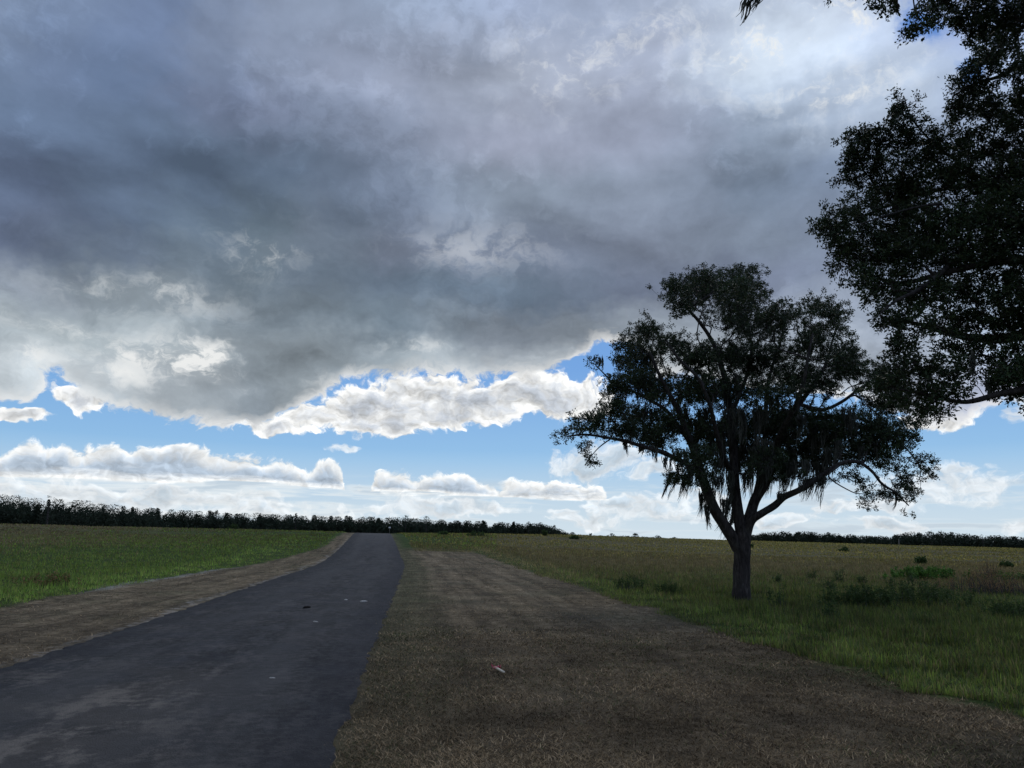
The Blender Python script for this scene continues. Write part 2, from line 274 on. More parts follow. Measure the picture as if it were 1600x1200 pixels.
# live oak: limbs traced as points in metres (x, y, z) with radii, foliage masses (centre, radii)
OAK_BASE = (6.253, 20.665, 0.0)
OAK_LIMBS = [
[(6.248,20.665,-0.100,0.300),(6.260,20.665,0.150,0.245),(6.285,20.665,0.652,0.225),(6.327,20.665,1.160,0.215),(6.362,20.665,1.501,0.215),(6.394,20.665,1.811,0.200)],
[(6.267,20.665,1.363,0.178),(6.117,20.645,1.635,0.167),(5.882,20.565,1.975,0.151),(5.641,20.465,2.313,0.144),(5.455,20.365,2.686,0.139),(5.241,20.265,3.231,0.128),(5.062,20.165,3.795,0.111),(4.824,19.965,4.345,0.100),(4.609,19.865,4.855,0.078),(4.304,19.665,5.380,0.061),(3.967,19.465,5.952,0.044),(3.704,19.365,6.546,0.033)],
[(5.210,20.265,3.335,0.080),(4.855,20.065,3.556,0.075),(4.396,19.765,3.726,0.065),(3.932,19.565,3.886,0.060),(3.474,19.365,3.975,0.050),(3.040,19.265,4.091,0.045),(2.524,19.165,4.172,0.035),(1.940,19.165,4.248,0.028),(1.439,19.165,4.191,0.018)],
[(4.910,20.065,4.132,0.070),(4.703,20.465,4.663,0.060),(4.444,20.865,5.198,0.052),(4.106,21.165,5.509,0.045),(3.603,21.465,5.864,0.040),(3.104,21.665,6.092,0.030),(2.737,21.765,6.501,0.020),(2.469,21.765,6.775,0.012)],
[(6.388,20.665,1.673,0.180),(6.336,20.715,2.104,0.159),(6.303,20.815,2.632,0.144),(6.314,20.915,3.350,0.127),(6.361,21.065,4.183,0.117),(6.357,21.165,5.032,0.106),(6.284,21.165,5.882,0.090),(6.133,21.115,6.597,0.074),(5.841,20.965,7.329,0.058),(5.435,20.765,7.850,0.048),(5.123,20.665,8.165,0.037),(4.852,20.565,8.558,0.023),(4.615,20.465,8.852,0.013)],
[(5.141,20.665,8.146,0.030),(5.407,20.865,8.449,0.026),(5.791,21.065,8.719,0.020),(6.219,21.165,9.122,0.012)],
[(6.361,21.165,5.126,0.070),(6.822,21.565,5.969,0.060),(7.185,21.865,6.727,0.050),(7.366,22.065,7.484,0.040),(7.322,22.165,8.335,0.030),(7.204,22.165,9.170,0.020),(7.157,22.065,9.663,0.010)],
[(6.424,20.665,1.708,0.171),(6.644,20.765,2.284,0.150),(6.842,20.865,2.730,0.139),(7.187,20.965,3.186,0.128),(7.457,21.015,3.790,0.113),(7.692,21.065,4.386,0.101),(8.022,21.165,4.962,0.086),(8.432,21.265,5.550,0.075),(8.884,21.265,6.131,0.059),(9.266,21.265,6.716,0.048),(9.506,21.265,7.404,0.032),(9.703,21.265,8.001,0.020)],
[(6.842,20.865,2.730,0.100),(7.221,21.465,3.406,0.090),(7.585,22.065,4.318,0.080),(7.817,22.465,5.358,0.070),(8.059,22.765,6.429,0.055),(8.392,22.865,7.393,0.040),(8.709,22.865,8.244,0.030),(8.687,22.865,8.886,0.015)],
[(6.482,20.665,1.812,0.128),(6.628,20.515,2.156,0.107),(6.868,20.365,2.344,0.099),(7.139,20.215,2.531,0.094),(7.376,20.065,2.766,0.086),(7.653,19.865,2.911,0.079),(7.963,19.665,3.122,0.071),(8.305,19.465,3.380,0.062),(8.621,19.265,3.600,0.053),(8.994,19.165,3.628,0.047),(9.291,19.065,3.392,0.038),(9.527,19.065,3.068,0.032),(9.867,19.065,2.845,0.026),(10.165,19.065,2.525,0.015)],
[(8.022,21.165,4.962,0.075),(8.463,20.865,5.014,0.068),(8.887,20.565,5.028,0.060),(9.347,20.265,5.022,0.050),(9.857,20.065,4.819,0.040),(10.284,19.865,4.444,0.030),(10.675,19.765,4.003,0.020),(11.003,19.765,3.494,0.010)],
[(8.430,21.265,5.512,0.060),(9.288,21.765,5.458,0.055),(10.062,22.165,5.775,0.048),(10.766,22.465,6.244,0.040),(11.456,22.665,6.662,0.030),(12.151,22.765,7.109,0.018)],
[(6.314,20.915,3.350,0.080),(5.768,20.065,3.794,0.075),(5.398,19.365,4.477,0.065),(5.120,18.865,5.071,0.050),(4.770,18.565,5.681,0.040),(4.269,18.465,6.157,0.030),(3.954,18.465,6.663,0.018)],
[(7.457,21.015,3.790,0.080),(7.301,19.965,4.415,0.070),(7.458,19.265,5.004,0.060),(7.597,18.865,5.615,0.050),(7.679,18.665,6.255,0.038),(7.859,18.665,6.947,0.020)],
[(8.532,19.265,3.532,0.035),(8.218,19.165,3.237,0.020),(8.722,19.065,2.861,0.014),(9.045,19.065,2.801,0.010)],
[(2.608,19.165,4.157,0.020),(2.271,19.165,3.901,0.014),(1.986,19.165,3.564,0.009)]]
OAK_MASSES = [(4.09,18.61,8.01,0.49,0.43,0.37),(4.59,21.07,8.94,0.56,0.49,0.42),(4.94,20.56,8.26,0.51,0.45,0.34),(4.54,18.68,7.69,0.46,0.41,0.31),(5.53,20.30,8.96,0.47,0.41,0.37),(6.20,23.07,9.98,0.53,0.47,0.42),(6.00,21.71,9.13,0.73,0.64,0.49),(6.40,23.18,9.55,0.78,0.69,0.53),(7.46,22.78,9.89,0.80,0.71,0.46),(7.03,22.14,9.60,0.78,0.69,0.44),(6.55,19.99,8.23,0.74,0.65,0.51),(7.58,23.00,9.24,0.85,0.75,0.59),(7.20,19.59,7.66,0.59,0.52,0.39),(7.07,19.16,7.54,0.58,0.51,0.38),(6.52,21.65,8.18,0.67,0.59,0.43),(6.67,22.05,8.38,0.68,0.60,0.44),(7.62,22.55,8.14,1.00,0.88,0.62),(6.47,18.76,7.09,0.83,0.73,0.51),(4.08,22.37,7.92,0.67,0.59,0.49),(3.79,20.20,7.39,0.61,0.54,0.44),(3.06,19.33,6.55,0.44,0.39,0.49),(3.36,20.95,7.12,0.48,0.42,0.53),(3.92,22.27,6.95,0.79,0.69,0.57),(3.90,21.23,6.70,0.75,0.66,0.54),(5.01,22.10,7.46,0.59,0.52,0.44),(4.35,20.01,6.87,0.53,0.47,0.40),(4.98,19.18,6.43,0.64,0.57,0.45),(4.96,19.61,6.36,0.66,0.58,0.46),(6.79,23.16,7.42,0.86,0.76,0.59),(6.13,20.91,6.90,0.78,0.68,0.53),(7.16,21.64,6.84,0.86,0.76,0.59),(7.27,21.58,6.85,0.86,0.76,0.59),(8.29,20.95,8.08,0.33,0.30,0.30),(7.78,18.75,7.32,0.40,0.35,0.44),(9.86,21.99,8.45,0.58,0.51,0.52),(9.26,20.80,7.89,0.55,0.49,0.49),(9.48,20.16,7.29,0.36,0.31,0.37),(8.49,20.13,6.94,0.60,0.53,0.48),(8.59,20.57,7.00,0.62,0.54,0.49),(10.31,22.66,7.21,0.60,0.53,0.45),(10.45,22.78,7.24,0.60,0.53,0.46),(8.66,22.31,7.46,0.43,0.38,0.49),(2.27,19.44,6.19,0.27,0.30,0.18),(2.75,19.58,5.67,0.59,0.52,0.43),(2.69,19.60,5.71,0.59,0.52,0.43),(3.64,20.17,5.83,0.71,0.63,0.48),(3.40,19.17,5.55,0.68,0.60,0.45),(4.58,21.48,6.00,0.85,0.75,0.55),(4.82,22.80,6.29,0.91,0.80,0.58),(5.02,19.51,5.52,0.78,0.68,0.53),(5.62,20.86,5.82,0.83,0.73,0.57),(6.22,20.21,5.49,0.80,0.71,0.59),(6.95,23.36,6.21,0.93,0.82,0.68),(7.82,22.71,6.28,0.96,0.85,0.66),(6.79,18.92,5.41,0.80,0.71,0.55),(8.14,20.86,6.25,0.74,0.65,0.53),(8.19,20.23,6.07,0.71,0.63,0.51),(9.30,21.50,6.24,0.65,0.57,0.47),(9.34,21.67,6.25,0.65,0.57,0.47),(10.52,21.81,6.27,0.46,0.41,0.36),(9.04,20.75,8.30,0.73,0.65,0.38),(9.95,22.50,8.75,0.79,0.70,0.41),(8.51,18.37,6.28,0.45,0.40,0.37),(10.03,21.52,7.11,0.53,0.47,0.43),(9.46,22.58,8.02,0.60,0.53,0.45),(8.79,20.98,7.61,0.56,0.49,0.42),(8.20,21.56,7.14,0.50,0.44,0.43),(7.68,20.56,6.93,0.47,0.42,0.41),(8.33,22.57,8.15,0.40,0.35,0.33),(6.29,20.08,8.50,0.71,0.63,0.40),(5.93,18.39,7.89,0.65,0.57,0.37),(5.71,23.06,9.65,0.61,0.54,0.46),(5.70,22.71,9.49,0.60,0.53,0.45),(9.52,20.13,6.33,0.46,0.41,0.33),(9.73,20.61,6.34,0.47,0.42,0.34),(10.76,20.91,6.29,0.63,0.55,0.46),(11.02,21.57,6.47,0.65,0.57,0.47),(11.78,22.17,6.25,0.59,0.52,0.44),(11.39,21.23,5.98,0.56,0.50,0.42),(11.39,22.21,5.63,0.78,0.69,0.48),(11.43,22.23,5.69,0.79,0.69,0.48),(10.98,20.02,4.92,0.42,0.37,0.29),(2.83,19.68,5.03,0.59,0.52,0.32),(2.80,19.70,4.98,0.59,0.52,0.32),(3.59,20.72,5.03,0.73,0.65,0.38),(3.85,22.57,5.39,0.80,0.70,0.41),(2.17,18.83,4.46,0.57,0.50,0.27),(2.04,19.12,4.61,0.57,0.51,0.28),(1.56,19.58,4.37,0.42,0.37,0.25),(2.63,19.03,4.43,0.67,0.59,0.24),(2.73,19.93,4.51,0.70,0.62,0.25),(3.67,20.66,4.54,0.82,0.72,0.26),(3.38,19.27,4.30,0.77,0.68,0.25),(4.90,22.72,5.11,0.80,0.71,0.54),(4.31,19.80,4.78,0.70,0.62,0.47),(6.02,22.22,4.89,0.78,0.69,0.57),(5.27,20.05,4.49,0.71,0.62,0.51),(6.57,22.00,4.78,0.78,0.69,0.68),(6.93,22.65,4.72,0.80,0.71,0.70),(7.82,22.15,4.84,0.88,0.78,0.64),(7.22,20.91,4.82,0.83,0.73,0.61),(8.84,23.23,5.13,0.92,0.81,0.63),(8.72,22.65,5.24,0.90,0.79,0.62),(8.50,20.17,4.65,0.80,0.71,0.59),(8.81,20.31,4.77,0.81,0.71,0.59),(10.31,22.67,4.86,0.90,0.79,0.58),(9.34,19.91,4.70,0.79,0.70,0.51),(9.96,19.68,4.48,0.70,0.61,0.39),(10.06,20.24,4.60,0.71,0.63,0.40),(10.47,19.91,4.30,0.60,0.53,0.40),(10.41,19.66,4.38,0.59,0.52,0.39),(11.10,19.94,3.80,0.25,0.30,0.25),(10.97,19.53,3.39,0.21,0.30,0.18),(10.16,21.07,4.10,0.84,0.74,0.46),(9.33,19.78,4.06,0.79,0.69,0.43),(10.07,19.41,3.74,0.62,0.54,0.42),(10.03,19.48,3.73,0.62,0.55,0.43),(9.81,22.88,4.46,0.81,0.71,0.54),(9.55,21.91,4.25,0.77,0.68,0.52),(8.58,21.35,4.27,0.85,0.75,0.54),(9.35,23.04,4.38,0.92,0.81,0.59),(7.24,20.50,3.84,0.72,0.64,0.52),(6.82,19.09,3.61,0.67,0.60,0.49),(6.68,20.70,3.83,0.66,0.58,0.53),(7.09,22.74,4.04,0.72,0.64,0.58),(10.74,20.03,3.25,0.35,0.31,0.40),(10.35,19.28,2.62,0.24,0.30,0.39),(10.02,19.19,2.85,0.31,0.30,0.28),(9.60,20.12,3.11,0.28,0.30,0.22),(10.46,21.86,2.74,0.15,0.30,0.28),(9.54,20.78,3.38,0.44,0.39,0.19),(4.63,18.48,3.59,0.55,0.49,0.40),(5.67,21.89,3.93,0.66,0.58,0.48),(4.42,19.62,3.68,0.49,0.43,0.29),(4.48,20.02,3.64,0.50,0.44,0.29),(4.34,18.87,3.11,0.37,0.32,0.17),(4.02,20.17,4.17,0.53,0.47,0.22),(4.46,22.56,4.57,0.60,0.53,0.25),(1.97,19.46,3.85,0.17,0.30,0.25),(2.15,19.58,3.57,0.17,0.30,0.11),(4.21,19.38,3.25,0.24,0.30,0.14),(4.78,18.37,3.05,0.32,0.30,0.23),(8.22,22.15,3.67,0.78,0.69,0.32),(7.52,20.41,3.57,0.72,0.64,0.30),(9.65,19.29,2.85,0.20,0.30,0.14)]
OAK_MOSS = [(4.20,19.46,3.25, 3.94,19.46,2.62, 0.15),(4.50,19.46,3.26, 4.31,19.46,2.49, 0.17),(4.08,19.46,3.69, 4.09,19.46,3.12, 0.13),(4.77,19.46,3.38, 4.61,19.46,2.55, 0.20),(4.42,19.46,3.88, 4.47,19.46,3.28, 0.17),(3.78,19.46,3.96, 3.80,19.46,3.55, 0.12),(3.41,19.46,4.00, 3.37,19.46,3.70, 0.08),(2.99,19.46,4.12, 3.05,19.46,3.71, 0.07),(3.77,20.66,6.21, 3.78,20.66,5.10, 0.18),(3.91,20.66,5.93, 3.88,20.66,4.72, 0.16),(3.86,20.66,5.19, 3.84,20.66,4.53, 0.14),(4.91,20.66,5.21, 4.93,20.66,4.30, 0.18),(5.25,20.66,4.48, 5.26,20.66,3.40, 0.21),(5.40,20.46,5.18, 5.32,20.46,3.92, 0.21),(5.47,20.05,4.23, 5.34,20.05,2.84, 0.24),(6.05,21.29,4.95, 5.98,21.29,3.28, 0.26),(6.09,21.19,3.83, 5.92,21.19,2.38, 0.26),(6.09,20.36,5.17, 6.08,20.36,3.74, 0.21),(5.37,20.68,2.88, 5.31,20.68,2.18, 0.11),(5.42,20.39,2.51, 5.44,20.39,1.80, 0.09),(6.03,20.86,2.72, 5.77,20.86,1.56, 0.14),(6.33,20.91,3.08, 5.73,20.91,1.59, 0.14),(6.22,20.87,2.37, 5.85,20.87,1.32, 0.11),(6.63,21.71,4.26, 6.52,21.71,2.77, 0.26),(6.96,21.84,4.47, 6.93,21.84,2.96, 0.30),(6.43,19.50,4.00, 6.32,19.50,2.82, 0.27),(6.54,20.35,3.40, 6.43,20.35,2.63, 0.21),(6.72,19.47,4.17, 6.65,19.47,2.96, 0.27),(6.89,20.34,3.58, 6.70,20.34,2.70, 0.21),(7.67,21.45,4.25, 7.52,21.45,2.84, 0.30),(7.75,21.13,3.66, 7.54,21.13,2.72, 0.26),(7.91,20.84,4.18, 7.79,20.84,2.81, 0.29),(7.63,19.59,3.69, 7.47,19.59,2.67, 0.24),(8.64,21.48,4.08, 8.48,21.48,2.78, 0.30),(8.44,20.96,3.29, 8.25,20.96,2.65, 0.25),(8.40,20.15,3.67, 8.22,20.15,2.53, 0.24),(9.16,21.41,3.98, 8.97,21.41,2.88, 0.22),(8.18,19.47,3.26, 7.97,19.47,2.69, 0.17),(8.49,19.46,4.02, 8.36,19.46,3.15, 0.17),(7.24,19.85,2.85, 7.16,19.85,2.45, 0.14),(7.52,21.42,3.50, 7.30,21.42,2.76, 0.15),(6.17,19.48,5.02, 6.15,19.48,3.82, 0.20),(6.68,19.71,5.07, 6.62,19.71,3.92, 0.20),(5.13,20.66,6.14, 5.13,20.66,5.29, 0.14),(5.94,20.67,5.96, 5.93,20.67,4.93, 0.18),(7.58,21.21,5.72, 7.55,21.21,4.59, 0.18),(7.91,20.90,5.29, 7.87,20.90,4.08, 0.22),(7.69,19.46,4.87, 7.63,19.46,3.84, 0.20),(8.28,20.08,4.80, 8.18,20.08,3.81, 0.21),(9.06,19.46,4.80, 9.00,19.46,4.08, 0.20),(8.94,19.46,5.06, 8.93,19.46,4.47, 0.17),(9.25,19.46,4.03, 9.14,19.46,3.52, 0.10),(9.67,19.46,4.04, 9.67,19.46,3.60, 0.08),(10.28,19.46,4.22, 10.16,19.46,3.61, 0.08),(5.64,21.20,6.36, 5.61,21.20,5.59, 0.15),(2.57,20.66,6.67, 2.56,20.66,6.10, 0.07),(10.07,19.46,2.79, 9.89,19.46,2.32, 0.05),(8.67,19.46,4.20, 8.56,19.46,3.42, 0.15),(4.65,20.66,5.48, 4.66,20.66,4.67, 0.14),(5.17,20.66,4.94, 5.11,20.66,4.03, 0.16),(6.29,20.27,6.16, 6.25,20.27,5.32, 0.14),(5.52,19.87,3.26, 5.41,19.87,2.24, 0.17),(5.75,19.37,3.30, 5.62,19.37,2.38, 0.17)]
NEAR_BASE = (9.60,7.40,0.0)
NEAR_LIMBS = [
[(9.600,7.400,-0.100,0.620),(9.600,7.400,0.400,0.500),(9.550,7.400,1.200,0.430),(9.500,7.450,2.000,0.420),(9.500,7.500,2.800,0.400),(9.550,7.600,4.000,0.340),(9.700,7.700,5.400,0.280),(9.900,7.800,7.000,0.200),(10.000,8.000,8.600,0.120),(10.100,8.000,9.800,0.050)],
[(9.500,7.450,2.200,0.260),(8.600,7.700,2.600,0.150),(6.482,8.300,3.487,0.075),(6.022,8.400,3.380,0.045),(5.707,8.500,3.319,0.036),(5.384,8.600,3.241,0.028),(5.144,8.700,3.303,0.022),(4.900,8.800,3.397,0.016),(4.722,8.900,3.446,0.010)],
[(9.500,7.500,2.900,0.240),(8.500,7.900,3.500,0.140),(7.070,8.600,4.946,0.085),(6.520,8.800,5.107,0.060),(6.083,9.000,5.135,0.048),(5.612,9.200,5.062,0.036),(5.151,9.300,4.967,0.026),(4.787,9.400,5.105,0.018),(4.421,9.500,5.366,0.010)],
[(9.500,7.600,3.500,0.220),(8.700,8.100,4.300,0.120),(7.670,9.400,6.070,0.080),(7.210,9.800,6.544,0.055),(6.712,10.000,6.736,0.042),(6.165,10.200,6.726,0.030),(5.628,10.300,6.560,0.022),(5.079,10.400,6.339,0.014),(4.589,10.400,6.229,0.008)],
[(9.600,7.600,4.400,0.200),(8.800,7.800,5.200,0.100),(7.524,8.800,7.618,0.060),(6.939,9.000,7.977,0.036),(6.645,9.100,7.904,0.026),(6.347,9.200,7.848,0.018),(6.126,9.300,7.732,0.012)],
[(9.600,7.600,5.200,0.200),(8.500,7.100,6.100,0.120),(7.200,6.600,6.400,0.075),(5.226,6.600,7.360,0.050),(4.652,6.700,7.608,0.040),(4.024,6.800,7.544,0.032),(3.329,6.900,7.715,0.022),(2.490,6.900,7.558,0.010)],
[(9.500,7.500,2.600,0.200),(8.700,8.000,3.000,0.120),(7.192,8.900,4.199,0.100),(6.698,9.100,4.248,0.080),(6.264,9.200,4.185,0.060),(5.835,9.300,4.249,0.045),(5.489,9.400,4.403,0.030),(5.158,9.400,4.486,0.015)],
[(5.675,9.150,5.133,0.035),(5.166,8.900,4.758,0.028),(4.718,8.700,4.516,0.018),(4.454,8.600,4.317,0.010)],
[(5.716,9.200,6.059,0.020),(5.336,9.000,5.922,0.014),(4.881,8.800,5.733,0.012),(4.440,8.600,5.523,0.009),(4.210,8.500,5.415,0.006)],
[(7.013,9.900,6.650,0.030),(6.517,9.800,6.913,0.022),(6.030,9.700,7.223,0.016),(5.687,9.600,7.563,0.010),(5.601,9.600,7.918,0.006)],
[(9.600,7.600,4.000,0.240),(10.800,8.600,5.000,0.180),(12.000,9.600,5.800,0.120),(13.200,10.600,6.400,0.050)],
[(9.600,7.600,3.600,0.240),(11.000,6.800,4.600,0.180),(12.400,6.200,5.400,0.100),(13.600,5.600,5.800,0.050)],
[(9.600,7.600,4.800,0.200),(9.800,6.200,5.800,0.150),(9.800,5.000,6.500,0.100),(9.600,3.800,6.800,0.050)],
[(9.700,7.700,5.600,0.180),(9.200,9.200,6.800,0.120),(8.800,10.600,7.600,0.060)]]
NEAR_MASSES = [(4.37,9.60,5.85,0.25,0.30,0.22),(4.57,9.40,5.61,0.31,0.34,0.26),(4.46,9.40,5.37,0.24,0.30,0.18),(4.93,9.80,6.21,0.31,0.34,0.25),(5.00,10.00,6.96,0.23,0.30,0.29),(4.97,9.80,7.26,0.20,0.30,0.19),(5.26,9.80,7.37,0.29,0.32,0.22),(5.35,10.00,7.02,0.35,0.38,0.31),(5.56,9.60,7.66,0.20,0.30,0.23),(5.62,9.60,7.36,0.28,0.31,0.22),(5.83,9.70,7.07,0.37,0.41,0.30),(5.54,10.10,6.67,0.42,0.46,0.33),(5.83,9.80,6.52,0.42,0.47,0.34),(6.19,9.60,6.72,0.38,0.42,0.33),(6.39,9.40,6.33,0.37,0.41,0.33),(6.71,9.20,6.43,0.40,0.44,0.40),(6.80,9.50,7.07,0.41,0.45,0.30),(6.51,9.80,7.29,0.25,0.30,0.22),(5.95,9.50,7.11,0.21,0.30,0.13),(5.42,9.80,5.98,0.42,0.47,0.31),(5.75,9.60,5.85,0.46,0.50,0.33),(6.03,9.20,5.77,0.44,0.48,0.33),(6.33,8.90,5.64,0.42,0.47,0.35),(6.61,8.80,5.78,0.38,0.42,0.46),(4.90,9.40,5.38,0.34,0.38,0.24),(5.21,9.20,5.26,0.40,0.44,0.27),(5.84,9.40,5.35,0.41,0.45,0.28),(6.10,9.00,5.24,0.39,0.43,0.28),(6.45,8.80,5.17,0.38,0.42,0.30),(4.63,9.20,4.94,0.24,0.30,0.18),(5.06,9.30,4.85,0.37,0.41,0.24),(5.30,9.00,4.71,0.33,0.36,0.23),(5.99,9.30,4.86,0.40,0.44,0.24),(6.17,8.90,4.69,0.35,0.39,0.26),(6.37,8.70,4.46,0.30,0.33,0.30),(4.86,9.00,4.36,0.26,0.30,0.20),(5.06,8.80,4.26,0.26,0.30,0.18),(5.79,9.20,4.39,0.40,0.44,0.21),(6.15,9.00,4.30,0.31,0.34,0.23),(4.85,8.90,3.96,0.23,0.30,0.17),(5.63,9.00,4.00,0.28,0.31,0.17),(5.95,8.90,3.85,0.31,0.34,0.20),(6.21,8.70,3.81,0.27,0.30,0.26),(4.90,8.90,3.63,0.34,0.37,0.20),(5.23,8.80,3.62,0.30,0.34,0.20),(4.61,8.90,3.51,0.20,0.30,0.14),(4.97,8.80,3.33,0.32,0.35,0.15),(5.30,8.70,3.34,0.15,0.30,0.11),(5.94,8.60,3.47,0.19,0.30,0.18),(5.76,8.60,3.50,0.15,0.30,0.12),(6.10,8.50,3.45,0.22,0.30,0.22),(5.07,8.70,3.16,0.17,0.30,0.08),(6.35,9.20,7.87,0.27,0.30,0.24),(6.47,9.00,8.08,0.28,0.31,0.20),(6.36,9.40,7.65,0.28,0.30,0.21),(6.86,9.60,7.73,0.38,0.42,0.28),(6.85,9.00,7.26,0.31,0.34,0.31),(6.69,8.80,7.80,0.30,0.34,0.23),(6.20,8.40,7.97,0.33,0.37,0.19),(5.40,7.80,7.77,0.30,0.33,0.15),(5.66,7.60,7.75,0.39,0.43,0.17),(6.09,7.80,7.70,0.31,0.34,0.27),(4.85,7.40,7.58,0.14,0.30,0.10),(5.26,7.20,7.79,0.50,0.55,0.19),(4.62,7.00,7.61,0.30,0.33,0.13),(4.34,7.00,7.01,0.08,0.30,0.07),(4.31,7.00,7.15,0.05,0.30,0.08),(3.95,6.90,7.23,0.07,0.30,0.05),(3.87,6.90,7.52,0.30,0.33,0.11),(3.33,6.90,7.67,0.36,0.39,0.10),(5.97,7.20,7.72,0.37,0.41,0.37),(7.12,8.60,7.57,0.45,0.49,0.45),(7.21,8.80,6.59,0.46,0.50,0.53),(6.98,8.60,5.43,0.45,0.49,0.52),(6.84,8.60,4.43,0.45,0.49,0.45),(6.56,8.40,3.51,0.44,0.48,0.36),(6.95,8.20,3.70,0.43,0.47,0.43),(7.29,8.40,4.86,0.44,0.48,0.58),(7.65,8.60,6.13,0.45,0.49,0.60)]
NEAR_MOSS = [(2.52,6.90,7.43, 2.29,6.90,6.85, .11),(4.02,6.90,7.32, 3.99,6.90,7.12, 0.03),(5.58,8.70,3.80, 5.52,8.70,3.51, 0.06),(5.67,8.60,3.46, 5.65,8.60,3.26, 0.04),(6.51,8.80,5.69, 6.46,8.80,5.25, 0.06),(4.05,6.90,7.26, 4.06,6.90,7.04, 0.02),]
# ---------------------------------------------------------------- helpers
RNG = np.random.default_rng(11)
def tag(o, label=None, cat=None, group=None, kind=None):
    if label: o['label'] = label
    if cat: o['category'] = cat
    if group: o['group'] = group
    if kind: o['kind'] = kind
    return o
def link(name, me, mat=None, parent=None):
    o = bpy.data.objects.new(name, me); COL.objects.link(o)
    if mat is not None and not len(me.materials): me.materials.append(mat)
    if parent is not None: o.parent = parent
    return o
def empty(name, loc=(0, 0, 0), rz=0.0):
    o = bpy.data.objects.new(name, None); COL.objects.link(o)
    o.location = loc; o.rotation_euler = (0, 0, rz); o.empty_display_size = 0.2
    return o
def np_mesh(name, V, faces, smooth=False, col=None):
    """V (n,3); faces: list of (m,k) int arrays; col (n,3) optional vertex tint = the thing's own colour"""
    me = bpy.data.meshes.new(name)
    V = np.asarray(V, np.float32)
    me.vertices.add(len(V)); me.vertices.foreach_set('co', V.ravel())
    faces = [np.asarray(f, np.int32) for f in faces if len(f)]
    loops = np.concatenate([f.ravel() for f in faces])
    tot = np.concatenate([np.full(len(f), f.shape[1], np.int32) for f in faces])
    start = np.concatenate([[0], np.cumsum(tot)[:-1]]).astype(np.int32)
    me.loops.add(len(loops)); me.loops.foreach_set('vertex_index', loops)
    me.polygons.add(len(tot)); me.polygons.foreach_set('loop_start', start)
    me.polygons.foreach_set('loop_total', tot)
    if smooth: me.polygons.foreach_set('use_smooth', np.ones(len(tot), bool))
    if col is not None:
        a = me.color_attributes.new('tint', 'FLOAT_COLOR', 'POINT')
        c = np.ones((len(V), 4), np.float32); c[:, :3] = col
        a.data.foreach_set('color', c.ravel())
    me.update(calc_edges=True)
    return me
def vnoise(x, y, seed=0):
    """smooth value noise, -1..1"""
    xi, yi = np.floor(x).astype(np.int64), np.floor(y).astype(np.int64)
    fx, fy = x - xi, y - yi
    fx = fx * fx * (3 - 2 * fx); fy = fy * fy * (3 - 2 * fy)
    def h(a, b):
        n = (a * 374761393 + b * 668265263 + seed * 1442695041) & 0xffffffff
        n = ((n ^ (n >> 13)) * 1274126177) & 0xffffffff
        return ((n ^ (n >> 16)) & 0xffff) / 32767.5 - 1
    return (h(xi, yi) * (1 - fx) + h(xi + 1, yi) * fx) * (1 - fy) + (h(xi, yi + 1) * (1 - fx) + h(xi + 1, yi + 1) * fx) * fy
def fbm(x, y, seed=0, o=4):
    s, a = 0, 1.0
    for i in range(o):
        s = s + a * vnoise(x * 2 ** i, y * 2 ** i, seed + i); a *= 0.5
    return s / 1.9
def sstep(x, a, b):
    t = np.clip((x - a) / (b - a), 0, 1); return t * t * (3 - 2 * t)

HEAD = math.radians(-7.04)                      # heading of the road
CH, SH = math.cos(HEAD), math.sin(HEAD)
ROAD_R, ROAD_L, VERGE_L, VERGE_R = -0.5, -4.8, -8.6, 5.5
def bend(t): return -3.2 * np.clip((t - 40) / 65.0, 0, 3) ** 1.15
def rl(t): return ROAD_L - .35 * np.clip((t - 12) / 21.0, 0, 1)
def vl(t): return VERGE_L - .2 + 2.3 * np.clip((t - 36) / 26.0, 0, 1)
def st(x, y): return x * CH - y * SH, x * SH + y * CH
def xy(s, t): return s * CH + t * SH, -s * SH + t * CH
_AZ = np.array([-180, -60, -34, -24, -10, 5, 19, 34, 60, 180.])
_H = np.array([1.2, 2.2, 2.35, 2.2, 1.84, 2.15, 1.35, .35, .2, 1.2])
_D = np.array([150, 130, 130, 125, 105, 150, 220, 250, 250, 150.])
def ground_z(x, y):
    x = np.asarray(x, float); y = np.asarray(y, float)
    r = np.hypot(x, y); az = np.degrees(np.arctan2(x, y))
    h = np.interp(az, _AZ, _H); d = np.interp(az, _AZ, _D)
    z = h * sstep(r, 35, d)
    z = z - 3.4 * sstep(r, d, d + 320)
    s, t = st(x, y); sp = s - bend(t)
    off = sstep(np.abs(sp - (ROAD_R + ROAD_L) / 2), 2.3, 4.5) * sstep(r, 1, 8)
    z = z + off * (0.035 * fbm(x * .8, y * .8, 5) * (1 - sstep(r, 60, 120)) + 0.10 * fbm(x * .06, y * .06, 9, 2) * sstep(r, 20, 60))
    return z

